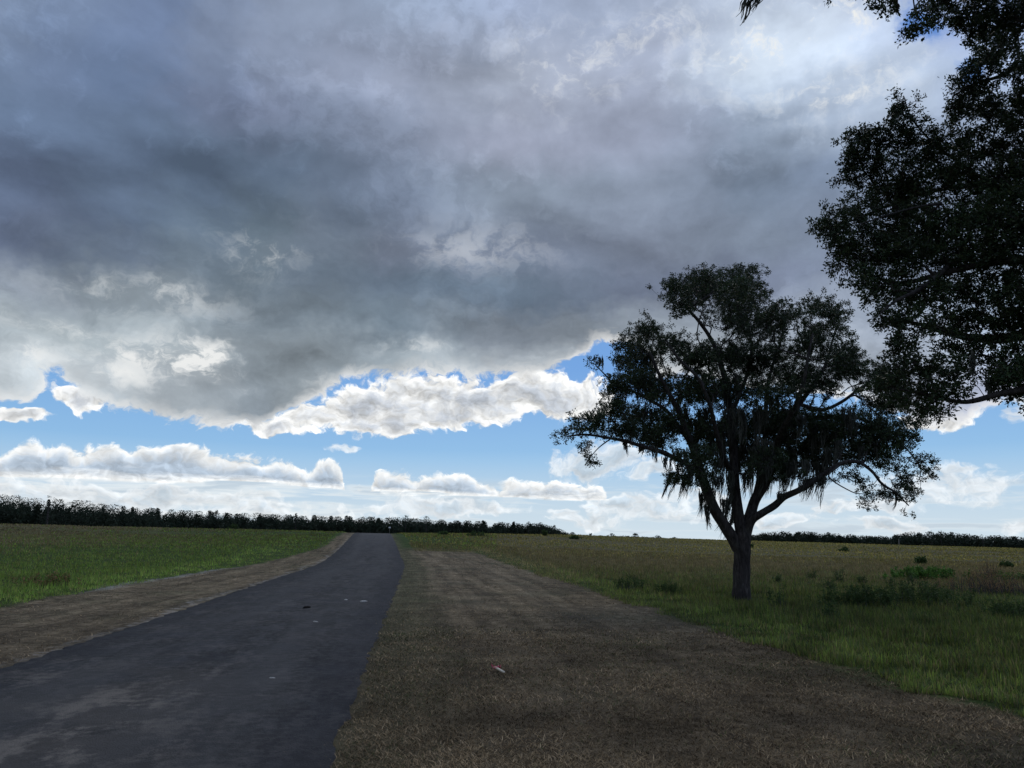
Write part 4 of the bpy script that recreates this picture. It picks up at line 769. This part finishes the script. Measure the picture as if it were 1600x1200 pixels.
def moss_hank(name, seg, parent, world_off, strands=None):
    x0, y0, z0, x1, y1, z1, w = seg
    A = np.array([x0, y0, z0]); B = np.array([x1, y1, z1]); L = np.linalg.norm(B - A)
    n = strands or int(26 + 330 * w)
    Vs, Fs = [], []; o = 0
    K = 7
    top = A + RNG.normal(size=(n, 3)) * np.array([w * .45, w * .45, .03])
    ln = RNG.uniform(.12, 1.12, n)
    tip = A + (B - A) * ln[:, None] + (top - A) * .6 + RNG.normal(size=(n, 3)) * w * .22
    nt_ = max(2, int(w * 40)); q = RNG.integers(0, nt_, n)   # strands gather into a few pointed streamers
    cx = RNG.normal(size=(nt_, 3)) * np.array([w * .55, w * .55, .02]); cl_ = RNG.uniform(.3, 1.1, nt_)
    top = A + cx[q] + RNG.normal(size=(n, 3)) * np.array([w * .2, w * .2, .04])
    ln = cl_[q] * RNG.uniform(.35, 1.0, n)
    tip = A + (B - A) * ln[:, None] + cx[q] * .9 + RNG.normal(size=(n, 3)) * (w * .07 + .012)
    ph = RNG.uniform(0, 6.28, (n, 2)); ph = np.where(RNG.random((n, 1)) < .6, RNG.uniform(0, 6.28, (nt_, 2))[q], ph)
    V = np.empty((n, K, 2, 3)); yaw = RNG.uniform(0, math.pi, n)
    for k in range(K):
        u = k / (K - 1)
        c = top + (tip - top) * u
        c[:, 0] += np.sin(ph[:, 0] + u * 7) * .03 * L * (.3 + u) + 0.16 * L * (u ** 2 - u) * np.sign(B[0] - A[0] + 1e-6)
        c[:, 1] += np.sin(ph[:, 1] + u * 6) * .018 * L * (.3 + u)
        wd = (.010 * (1 - u) ** .5 * (0.35 + .9 * np.sin(ph[:, 0] * 3 + u * 9) ** 2) + .003)
        s = np.stack([np.cos(yaw), np.sin(yaw), 0 * yaw], -1) * wd[:, None]
        V[:, k, 0] = c - s; V[:, k, 1] = c + s
    a = (np.arange(n)[:, None] * K + np.arange(K - 1)[None]) * 2
    F = np.stack([a, a + 1, a + 3, a + 2], -1).reshape(-1, 4)
    C = np.repeat(pick([(.085, .09, .075), (.055, .06, .05), (.12, .12, .105)], n, .25), K * 2, 0)
    me = np_mesh(name, V.reshape(-1, 3) - np.array(world_off), [F], False, C)
    return link(name, me, m_moss, parent)

def build_oak(base, limbs, masses, dens, per, spread, leaf, tint, seed, gap, balance, label, group=None, trunk_lump=.07, rmax=.03, far_extra=None):
    root = empty('live_oak', base); off = np.array(base)
    tag(root, label, 'tree', group)
    skel, tubes = skeleton(limbs, base)
    att = sample_masses(masses, dens, seed, gap)
    if far_extra is not None: att = np.vstack([att, far_extra])
    P_, par, path = grow(skel, att, balance)
    tv, tf, rad, idx = twigs(P_, par, len(skel), .0035, rmax)
    print('attractors', len(att))
    Vt, Ft = tube(tubes[0], 20, trunk_lump, 2.0)
    link('trunk', np_mesh('trunk', Vt - off, [Ft], True), m_bark, root)
    for li, c in enumerate(tubes[1:]):
        v, f = tube(c, 10, trunk_lump * .7, li * 1.7)
        link('limb', np_mesh('limb', v - off, [f], True), m_bark, root)
    link('twigs', np_mesh('twigs', tv - off, [tf], True), m_bark, root)['kind'] = 'stuff'
    dirs = att - P_[par[len(skel):]]; dirs /= np.linalg.norm(dirs, axis=1, keepdims=True) + 1e-6
    Vl, Fl, Cl = leaves(att, dirs, per, spread, leaf[0], leaf[1], tint)
    link('crown', np_mesh('crown', Vl - off, Fl, False, Cl), m_leaf, root)
    return root
LEAFC = [(.022, .042, .016), (.030, .055, .02), (.042, .066, .026), (.018, .032, .014), (.05, .062, .026)]
oak = build_oak(OAK_BASE, OAK_LIMBS, OAK_MASSES, 64, 42, .14, (.060, .029), LEAFC, 5, -.17, .22,
                'lone dark oak hung with grey moss, standing in grass right of the brown strip')
for sgm in OAK_MOSS: moss_hank('moss_hank', sgm, oak, OAK_BASE)
extra = sample_masses([(10.5, 8.5, 7.2, 3.0, 2.6, 2.2), (12., 8., 6.4, 2.2, 3.0, 1.8), (9.8, 5.2, 7.0, 2.0, 2.0, 1.3), (9.4, 9.8, 7.6, 1.8, 2.0, 1.5)], 7, 3, -.5)
extra = np.vstack([extra, sample_masses([(8.0, 7.4, 3.6, 1.2, 1.3, .6), (8.3, 7.6, 4.6, 1.3, 1.5, .8), (8.6, 7.6, 5.8, 1.3, 1.6, .9), (8.2, 7.0, 7.0, 1.5, 1.5, .8), (9.2, 6.4, 3.9, 1.0, .9, .6), (10.2, 6.2, 4.8, 1.2, 1.2, .8), (7.2, 6.3, 7.0, 1.0, .9, .5), (11.6, 7.4, 5.0, 1.4, 1.6, .9)], 26, 4, -.35)])
near_oak = build_oak(NEAR_BASE, NEAR_LIMBS, NEAR_MASSES, 112, 54, .125, (.050, .022), LEAFC, 9, -.42, .25,
                'large near oak whose leafy limbs reach into the picture from the right edge', far_extra=extra)
for sgm in NEAR_MOSS: moss_hank('moss_hank', sgm, near_oak, NEAR_BASE)

# ---------------------------------------------------------------- woods on the skyline
m_wood = leaf_mat('woodland_foliage', 0.1, 0.8, 0.1, 0.3, 0.12)
WC = [(.028, .042, .026), (.022, .034, .022), (.036, .048, .03), (.03, .036, .024)]
def crown_faces(cx, cy, z0, h, w, kind, nf, size):
    """leaf clumps of one far tree"""
    if kind == 'pine':
        u = RNG.random(nf); z = z0 + h * (0.42 + .58 * u); rr = w * (1.05 - .75 * u) * (0.6 + .4 * np.abs(np.sin(u * 16)))
    else:
        u = RNG.random(nf); z = z0 + h * (.12 + .88 * u); rr = w * np.sqrt(np.clip(1 - (2 * np.clip(u, .0, 1) - .9) ** 2 * .75, .08, 1))
    a = RNG.uniform(0, 6.283, nf); q = rr * np.sqrt(RNG.random(nf))
    c = np.stack([cx + np.cos(a) * q, cy + np.sin(a) * q, z], -1)
    d1 = RNG.normal(size=(nf, 3)); d1 /= np.linalg.norm(d1, axis=1, keepdims=True)
    d2 = RNG.normal(size=(nf, 3)); d2 /= np.linalg.norm(d2, axis=1, keepdims=True)
    s = size * RNG.uniform(.6, 1.4, (nf, 1))
    return np.stack([c, c + d1 * s, c + d2 * s], 1).reshape(-1, 3)
def az_pt(azd, dist):
    a = math.radians(azd); return dist * math.sin(a), dist * math.cos(a)
def wood(name, label, az0, az1, step, top, rows, size, nf, hmin=.55, lift=1.04):
    """top: list of (azimuth, elevation of the canopy in degrees, distance)"""
    T_ = np.array(top); T_[:, 1] *= lift; Vs = []
    for row in range(rows + 2):
        back = row >= rows                                  # two rows of taller, well spaced trees make the skyline
        sp = step * (2.0 if back else 1.0)
        a = az0 + RNG.random() * sp
        while a < az1:
            aj = a + RNG.normal(0, sp * .2)
            d = np.interp(aj, T_[:, 0], T_[:, 2]) + row * 9 + RNG.uniform(-3, 3)
            x, y = az_pt(aj, d); z0 = float(ground_z(x, y)) - .3
            zt = 1.6 + math.tan(math.radians(np.interp(aj, T_[:, 0], T_[:, 1]))) * d
            h = (zt - z0) * (np.clip(RNG.normal(.96, .03), .88, 1.03) if back else RNG.uniform(hmin, .88))
            k = 'oak' if RNG.random() < .8 else 'pine'
            w_ = (3.9 if k == 'oak' else 2.2) * d / 350 * RNG.uniform(.7, 1.35) * (1.15 if back else 1)
            Vs.append(crown_faces(x, y, z0, h, w_, k, int(nf * (1.3 if back else .7)), size * d / 350))
            Vs.append(crown_faces(x, y, z0, h * .86, w_ * .8, 'oak', nf // 5, size * 2.6 * d / 350))
            a += sp * RNG.uniform(.6, 1.4)
    V = np.concatenate(Vs); n = len(V) // 3
    C = np.repeat(pick(WC, n, .3), 3, 0)
    o = link(name, np_mesh(name, V, [np.arange(n * 3).reshape(-1, 3)], False, C), m_wood)
    tag(o, label, 'wood', kind='stuff')
    return o
LEFT_TOP = [(-48, 2.4, 240), (-34.1, 2.15, 260), (-32, 2.03, 270), (-30, 1.9, 290), (-28, 1.72, 310), (-26, 1.62, 335), (-24, 1.5, 355), (-20, 1.4, 390),
            (-16, 1.35, 420), (-10, 1.30, 445), (-6, 1.22, 470), (-3, 1.18, 490), (0, 1.05, 510), (2.4, 1.02, 520), (3.3, .8, 525), (4.1, .35, 530)]
wood('woodland', 'dark wood along the skyline behind the left field and the end of the road', -46, 4.0, .40, LEFT_TOP, 5, .36, 760)
RIGHT_TOP = [(17.0, .10, 620), (18.2, .45, 610), (19.0, .52, 600), (22, .56, 590), (24, .42, 590), (26, .34, 590), (27, .42, 590), (28, .58, 590), (30.2, .6, 590), (31, .5, 590), (32.5, .42, 590), (34, .40, 590), (38, .4, 590), (46, .4, 590)]
wood('woodland', 'low distant wood on the skyline behind the right field, right of the oak trunk', 17.2, 45, .34, RIGHT_TOP, 4, .36, 340, .55, 1.25)
wood('woodland', 'thin far scrub on the skyline between the dark wood and the lone oak', 3.8, 13.2, .30, [(3.8, .24, 680), (6, .14, 700), (9, .15, 700), (13.5, .0, 700)], 2, .36, 160, .5, 1.4)

# pines and oaks that stand clear of the skyline
def far_tree(azd, dist, topd, w, kind, label, group, nf=420, size=.5):
    x, y = az_pt(azd, dist); z0 = float(ground_z(x, y)) - .2
    h = 1.6 + math.tan(math.radians(topd)) * dist - z0
    nm = 'pine_tree' if kind == 'pine' else 'oak_tree'
    root = empty(nm, (x, y, z0)); tag(root, label, 'tree', group)
    P_ = np.array([[0, 0, 0, .035 * h], [.1, 0, h * .3, .026 * h], [-.1, .1, h * .6, .018 * h], [0, 0, h * .93, .004 * h]])
    v, f = tube(catmull(P_, 3), 6)
    link('trunk', np_mesh('trunk', v, [f], True), m_bark, root)
    V = crown_faces(0, 0, 0, h, w, kind, nf, size)
    # clumped: keep what lies in a few tufts
    c = V.reshape(-1, 3, 3).mean(1); k = vnoise(c[:, 0] * .9 + c[:, 1] * .5 + azd, c[:, 2] * .9 + c[:, 1] * .4, 17)
    V = V.reshape(-1, 3, 3)[k > -.25].reshape(-1, 3); n = len(V) // 3
    link('crown', np_mesh('crown', V, [np.arange(n * 3).reshape(-1, 3)], False, np.repeat(pick(WC, n, .3), 3, 0)), m_wood, root)
    return root
FT = [
 (-21.85, 372, 1.55, 1.6, 'pine', 'slender pine standing just above the left wood, left one of a close pair', 'pines standing above the left wood'),
 (-21.35, 374, 1.56, 1.8, 'pine', 'slender pine standing just above the left wood, right one of a close pair', 'pines standing above the left wood'),
 (-31.6, 262, 2.2, 2.2, 'oak', 'rounded treetop at the highest, leftmost stretch of the left wood', None),
 (-15.9, 412, 1.52, 1.9, 'pine', 'small pine tip over the left wood, midway between the left frame edge and the oak', None),
 (-7.9, 452, 1.5, 3.0, 'oak', 'open crowned tree above the wood just right of the road end', 'open crowned trees over the road end'),
 (-6.35, 456, 1.46, 3.2, 'oak', 'broad open crowned tree, second one right of the road end', 'open crowned trees over the road end'),
 (1.4, 505, 1.16, 2.6, 'oak', 'treetop with sky gaps near the right tip of the dark wood', None),
 (2.35, 508, 1.12, 2.8, 'oak', 'rounded tree with sky gaps where the dark wood starts to drop', None),
 (3.35, 512, .92, 2.8, 'oak', 'last full tree at the right tip of the dark wood', None),
 (4.75, 560, .42, 2.4, 'oak', 'first small tree beyond the right tip of the dark wood', 'small far trees on the open skyline'),
 (6.1, 580, .34, 2.1, 'oak', 'small far tree, second on the open skyline left of the lone oak', 'small far trees on the open skyline'),
 (7.7, 590, .36, 2.6, 'oak', 'ragged small far tree, third on the open skyline left of the lone oak', 'small far trees on the open skyline'),
 (9.45, 600, .38, 3.2, 'oak', 'round dome shaped far tree midway between the dark wood and the oak trunk', 'small far trees on the open skyline'),
 (11.1, 610, .24, 3.4, 'oak', 'wide low far tree right of the dome shaped one', 'small far trees on the open skyline'),
 (12.3, 612, .16, 3.0, 'oak', 'lowest far tree on the skyline, nearest the left side of the oak trunk', 'small far trees on the open skyline'),
 (29.2, 575, .80, 2.8, 'oak', 'umbrella crowned tree above the right wood, left one of a pair', 'umbrella crowned trees over the right wood'),
 (29.75, 578, .76, 2.6, 'oak', 'umbrella crowned tree above the right wood, right one of a pair', 'umbrella crowned trees over the right wood'),
 (32.1, 575, .56, 3.4, 'oak', 'rounded treetop on the right wood close to the right frame edge', None),
]
for a_, d_, t_, w_, k_, l_, g_ in FT: far_tree(a_, d_, t_, w_, k_, l_, g_, 420, .55 * d_ / 450)

# ---------------------------------------------------------------- weeds and bushes that stand out of the grass
m_weed = leaf_mat('weed_leaf', 0.3, 0.7, 0.15, 0.25, 4.0)
def weed(name, x, y, w, h, n, cols, label, cat='weed', group=None, leaf=(.07, .03), depth=None, stems=40):
    z0 = float(ground_z(x, y)); root_z = z0 - .02
    depth = depth or w
    # stems fan out of the root, leaves follow them
    sx, sy = RNG.normal(0, w * .28, stems), RNG.normal(0, depth * .28, stems)
    fall = np.exp(-((sx / w) ** 2 + (sy / depth) ** 2) * 1.6)
    sh = h * RNG.uniform(.5, 1.1, stems) * (0.35 + .65 * fall)
    lx, ly = sx + RNG.normal(0, .25, stems) * sh, sy + RNG.normal(0, .25, stems) * sh
    k = RNG.integers(0, stems, n); u = RNG.uniform(.1, 1, n) ** .7
    c = np.stack([sx[k] + (lx - sx)[k] * u, sy[k] + (ly - sy)[k] * u, sh[k] * u], -1) + RNG.normal(size=(n, 3)) * .02
    a = RNG.normal(size=(n, 3)) + [0, 0, .5]; a /= np.linalg.norm(a, axis=1, keepdims=True)
    b = np.cross(a, RNG.normal(size=(n, 3))); b /= np.linalg.norm(b, axis=1, keepdims=True)
    L = leaf[0] * RNG.uniform(.5, 1.3, (n, 1)); W = leaf[1] * RNG.uniform(.6, 1.3, (n, 1))
    V = np.stack([c, c + a * L * .5 + b * W * .5, c + a * L, c + a * L * .5 - b * W * .5], 1).reshape(-1, 3)
    F = np.arange(n * 4).reshape(n, 4); C = np.repeat(pick(cols, n, .3), 4, 0)
    yw = RNG.uniform(0, 6.28, stems); s = np.stack([np.cos(yw), np.sin(yw), 0 * yw], -1) * (.004 + .0003 * math.hypot(x, y))
    A = np.stack([sx, sy, 0 * sx], -1); B = np.stack([lx, ly, sh], -1)
    SV = np.stack([A - s, A + s, B], 1).reshape(-1, 3)
    root = empty(name, (x, y, root_z)); tag(root, label, cat, group)
    link('foliage', np_mesh('foliage', V, [F], False, C), m_weed, root)
    if stems: link('stems', np_mesh('stems', SV, [np.arange(stems * 3).reshape(-1, 3)], False, np.full((len(SV), 3), .06)), m_weed, root)['kind'] = 'stuff'
    return root
DG = [(.045, .08, .026), (.06, .10, .032), (.075, .11, .035)]
BG = [(.09, .19, .035), (.12, .22, .045), (.07, .14, .03)]
TN = [(.30, .17, .08), (.25, .145, .07), (.30, .20, .10), (.16, .13, .05)]
weed('weed_bush', 8.95, 19.6, 1.5, .55, 3600, DG, 'dark green leafy weed bush in the grass, right of the oak trunk', leaf=(.06, .03), stems=90)
weed('weed_bush', 10.9, 20.3, 2.4, .6, 4800, DG, 'widest dark green weed thicket, farther right of the oak trunk', leaf=(.06, .03), stems=120)
weed('weed_bush', 11.3, 17.2, 1.7, .36, 2400, DG, 'dark green weed clump at the right frame edge below the reddish dry stand', leaf=(.05, .03), stems=80)
weed('weed_bush', 3.9, 24.6, .7, .5, 1300, DG, 'tall dark weed on the edge of the brown strip, left of the oak', leaf=(.05, .025), stems=40)
weed('weed_bush', 4.75, 23.0, .9, .32, 1200, DG, 'low dark green weed clump beside the brown strip, just left of the oak', leaf=(.05, .03), stems=40)
weed('weed_bush', 18.3, 33.4, 2.6, .55, 3600, BG, 'bright green leafy weed patch standing out of the olive right field', leaf=(.12, .07), depth=1.6, stems=120)
weed('weed_bush', 21.4, 33.0, 2.2, .4, 1500, BG, 'smaller green weed patch right of the bright green one', leaf=(.10, .05), depth=1.2, stems=70)
weed('weed_bush', 22.2, 31.8, 1.6, .5, 1400, DG, 'dark weed clump at the far right edge of the field', leaf=(.10, .05), depth=1.0, stems=60)
weed('dry_weed', 20.6, 32.8, .7, 1.1, 900, TN, 'thin reddish brown dry weed standing above the grass at the far right', leaf=(.06, .02), stems=50)
weed('dry_weed', 16.2, 25.5, 3.6, .75, 5200, TN, 'wide stand of reddish brown dry weeds in front of the bright green patch', leaf=(.06, .014), depth=2.6, stems=420)
SM = [(12.6, 31.8, 'tuft right of the oak trunk, nearest to it of the row in the grass'), (13.1, 30.2, 'small tuft, second of the row right of the oak trunk'), (13.4, 29.0, 'flat tuft, third of the row right of the oak trunk'),
      (14.0, 28.0, 'upright small tuft, fourth of the row right of the oak trunk'), (15.6, 29.6, 'tuft at the left end of the bright green patch'), (10.6, 25.1, 'dark tuft below the row of tufts right of the oak trunk'),
      (10.3, 29.3, 'thin tall tuft beside the oak trunk on its right'), (6.6, 18.9, 'small dark tuft in front of the oak roots on their right'), (6.8, 16.3, 'upright grassy tuft nearest the camera below the oak')]
for x_, y_, l_ in SM:
    weed('weed', x_, y_, RNG.uniform(.22, .4), RNG.uniform(.35, .6), 260, DG, l_, 'weed', 'small weeds in the green grass', (.07, .03), None, 18)
FW = [(43.8, 99.0, .9, .6, 'lone dark tuft in the upper olive field right of the trunk'), (30.2, 55.6, .8, .55, 'most distinct dark tuft in the middle of the olive field'), (33.4, 51.0, .5, .4, 'small dark tuft near the right frame edge'),
      (34.0, 107.0, .9, .6, 'dark tuft in the far field just left of the oak trunk'), (-4.4, 101.0, 2.2, .65, 'dark bush on the rise right of the road'), (-9.0, 103, 1.4, .5, 'second dark clump on the rise nearer the road'),
      (5.5, 118.0, .6, 1.1, 'narrow upright dark shrub on the right field skyline'), (9.0, 105, 1.3, .5, 'flat dark clump right of the upright skyline shrub'), (-42.0, 114.5, 1.0, .95, 'tiny dark shrub on the left field skyline'),
      (-13.6, 22.4, 1.6, .45, 'tan and green weed clump at the left frame edge beside the left field')]
for x_, y_, w_, h_, l_ in FW:
    s_ = math.hypot(x_, y_)
    weed('weed', x_, y_, w_, h_, 420 if s_ > 40 else 1500, DG if s_ > 40 else BG + TN, l_, 'weed', 'dark weeds dotted over the open field', (.22, .12) if s_ > 40 else (.06, .03), w_ * .7, 30)

# ---------------------------------------------------------------- survey stake with flagging, lying on the thatch
def box(bm_v, bm_f, c, ax, hs):
    o = len(bm_v); A = [np.array(a, float) for a in ax]
    for k in range(8):
        s = [(1 if k & (1 << q) else -1) for q in range(3)]
        bm_v.append(np.array(c) + A[0] * hs[0] * s[0] + A[1] * hs[1] * s[1] + A[2] * hs[2] * s[2])
    for f in ((0, 2, 3, 1), (4, 5, 7, 6), (0, 1, 5, 4), (2, 6, 7, 3), (0, 4, 6, 2), (1, 3, 7, 5)): bm_f.append([o + q for q in f])
def flat_mat(name, col, rough=.7, spec=.3, sc=30., var=.25):
    m, g, out = new_mat(name)
    geo = g.n.new('ShaderNodeNewGeometry')
    n = g.noise(g.vm('MULTIPLY', geo.outputs['Position'], (1, 1, 1)), sc, 3.0, .6)
    v = g.ss(n, .35, .65, 1 - var, 1 + var * .4)
    principled(g, out, g.mix(1.0, col, g.vec(v, v, v), 'MULTIPLY'), rough, spec); return m
m_lath = flat_mat('raw_pine_lath', (.62, .55, .42)); m_pink = flat_mat('pink_flagging', (.75, .10, .20), .5)
m_white = flat_mat('white_panel', (.75, .76, .76), .5, .3, 8, .1); m_postg = flat_mat('weathered_post', (.22, .21, .19))
m_stone = flat_mat('pale_limestone', (.45, .43, .39), .9, .1, 60); m_clod = flat_mat('dark_clod', (.022, .02, .018), .95, .05)
a0, b0 = np.array([-0.18, 9.60]), np.array([-0.03, 9.24])
dv = (b0 - a0) / np.linalg.norm(b0 - a0); ln_ = .30
root = empty('survey_stake', (-0.11, 9.41, float(ground_z(-.11, 9.41)) + .045), 0)
tag(root, 'pale wooden survey stake tied with pink flagging tape, lying on the brown strip', 'stake')
v, f = [], []
ax = [(dv[0], dv[1], -.04), (-dv[1], dv[0], 0), (0, 0, 1)]
box(v, f, (0, 0, 0), ax, (ln_ / 2, .016, .007))
e = np.array([dv[0], dv[1], -.04]) * ln_ / 2; n2 = np.array([-dv[1], dv[0], 0])
o_ = len(v); v += [e + n2 * .016 + [0, 0, .008], e - n2 * .016 + [0, 0, .008], e - n2 * .016 - [0, 0, .008], e + n2 * .016 - [0, 0, .008], e * 1.28 + [0, 0, .002], e * 1.28 - [0, 0, .002]]
f += [[o_, o_ + 1, o_ + 4], [o_ + 3, o_ + 5, o_ + 2], [o_ + 1, o_ + 2, o_ + 5, o_ + 4], [o_, o_ + 4, o_ + 5, o_ + 3]]
lath = link('lath', np_mesh('lath', np.array(v), [np.array([q for q in f if len(q) == 4]), np.array([q for q in f if len(q) == 3])]), m_lath, root)
# tape: a wrap and two curling tails
v, f = [], []
box(v, f, np.array([dv[0], dv[1], -.04]) * -.09, ax, (.014, .0185, .0095))
for sgn, L_, tw in ((1, .07, .5), (-1, .045, 1.1)):
    base_ = np.array([dv[0], dv[1], 0]) * -.09 + n2 * .014 * sgn
    for k in range(9):
        u = k / 8
        c_ = base_ + n2 * sgn * L_ * u * .8 + np.array([dv[0], dv[1], 0]) * (-L_ * u * .4 + .02 * math.sin(u * 9 + tw)) + np.array([0, 0, .02 + .028 * math.sin(u * 6 + tw) * u])
        w_ = np.array([dv[0] * math.cos(u * tw * 2), dv[1] * math.cos(u * tw * 2), math.sin(u * tw * 2)]) * .015
        v += [c_ - w_, c_ + w_]
        if k: q = len(v); f.append([q - 4, q - 3, q - 1, q - 2])
link('flagging_tape', np_mesh('flagging_tape', np.array(v), [np.array(f)]), m_pink, root)

# small white sign on its post where the road goes over the rise
sx_, sy_ = xy(ROAD_R + bend(111.0) + .1, 111.0)
root = empty('sign_post', (sx_, sy_, float(ground_z(sx_, sy_)))); tag(root, 'small white panel on a thin post at the far end of the road', 'sign')
v, f = [], []; box(v, f, (0, 0, .45), [(1, 0, 0), (0, 1, 0), (0, 0, 1)], (.025, .025, .5))
link('post', np_mesh('post', np.array(v), [np.array(f)]), m_postg, root)
v, f = [], []; box(v, f, (0, -.03, .86), [(1, 0, 0), (0, 1, 0), (0, 0, 1)], (.16, .005, .09))
link('panel', np_mesh('panel', np.array(v), [np.array(f)]), m_white, root)
# grey utility pole in front of the far right wood
px_, py_ = az_pt(27.27, 520); pz_ = float(ground_z(px_, py_))
root = empty('utility_pole', (px_, py_, pz_)); tag(root, 'thin pale pole in front of the distant wood, far right', 'pole')
v, fq = tube(np.array([[0, 0, -.2, .16], [0, 0, 3, .14], [0, 0, 6.2, .11]]), 8)
link('shaft', np_mesh('shaft', v, [fq], True), m_stone, root)
v, f = [], []; box(v, f, (0, -.12, 5.7), [(1, 0, 0), (0, 1, 0), (0, 0, 1)], (.8, .05, .06))
link('crossarm', np_mesh('crossarm', np.array(v), [np.array(f)]), m_postg, root)

# loose stones and a clod on the asphalt
def lump(name, x, y, a, b, c, mat, label, cat, group=None, lift=0.02):
    th_ = np.linspace(0, 2 * math.pi, 10, endpoint=False); v = []
    seed = RNG.uniform(0, 9)
    for u in (-.9, -.4, .2, .7, .97):
        rr = math.sqrt(1 - u * u)
        for t_ in th_:
            k = 1 + .22 * math.sin(t_ * 2 + seed + u) + .12 * math.sin(t_ * 5 + seed * 2 - u * 3)
            v.append([math.cos(t_) * a * rr * k, math.sin(t_) * b * rr * k, (u + .6) * c * .6 * (1 + .2 * math.sin(t_ * 3 + seed))])
    f = []
    for i_ in range(4):
        for j_ in range(10): f.append([i_ * 10 + j_, i_ * 10 + (j_ + 1) % 10, (i_ + 1) * 10 + (j_ + 1) % 10, (i_ + 1) * 10 + j_])
    v.append([0, 0, 1.6 * c * .6]); v.append([0, 0, -.4 * c * .6]); 
    t3 = [[40 + j_, 40 + (j_ + 1) % 10, 50] for j_ in range(10)] + [[(j_ + 1) % 10, j_, 51] for j_ in range(10)]
    o = link(name, np_mesh(name, np.array(v), [np.array(f), np.array(t3)], True), mat)
    o.location = (x, y, float(ground_z(x, y)) + lift); o.rotation_euler = (0, 0, RNG.uniform(0, 3))
    tag(o, label, cat, group); return o
lump('clod', -4.4, 16.75, .11, .05, .05, m_clod, 'small black clod lying on the left half of the asphalt', 'clod')
ST = [(-4.03, 18.97, .05, 'pale stone on the asphalt right of the black clod, left one of a pair'), (-3.5, 18.51, .07, 'flat pale stone on the asphalt near the brown strip edge, right one of a pair'), (-2.63, 8.75, .025, 'small pale stone in the middle of the near asphalt'),
      (-3.55, 14.2, .04, 'pale pebble on the asphalt nearer than the pair of stones')]
for x_, y_, r_, l_ in ST: lump('stone', x_, y_, r_ * 1.4, r_, r_ * .5, m_stone, l_, 'stone', 'pale stones lying on the road')
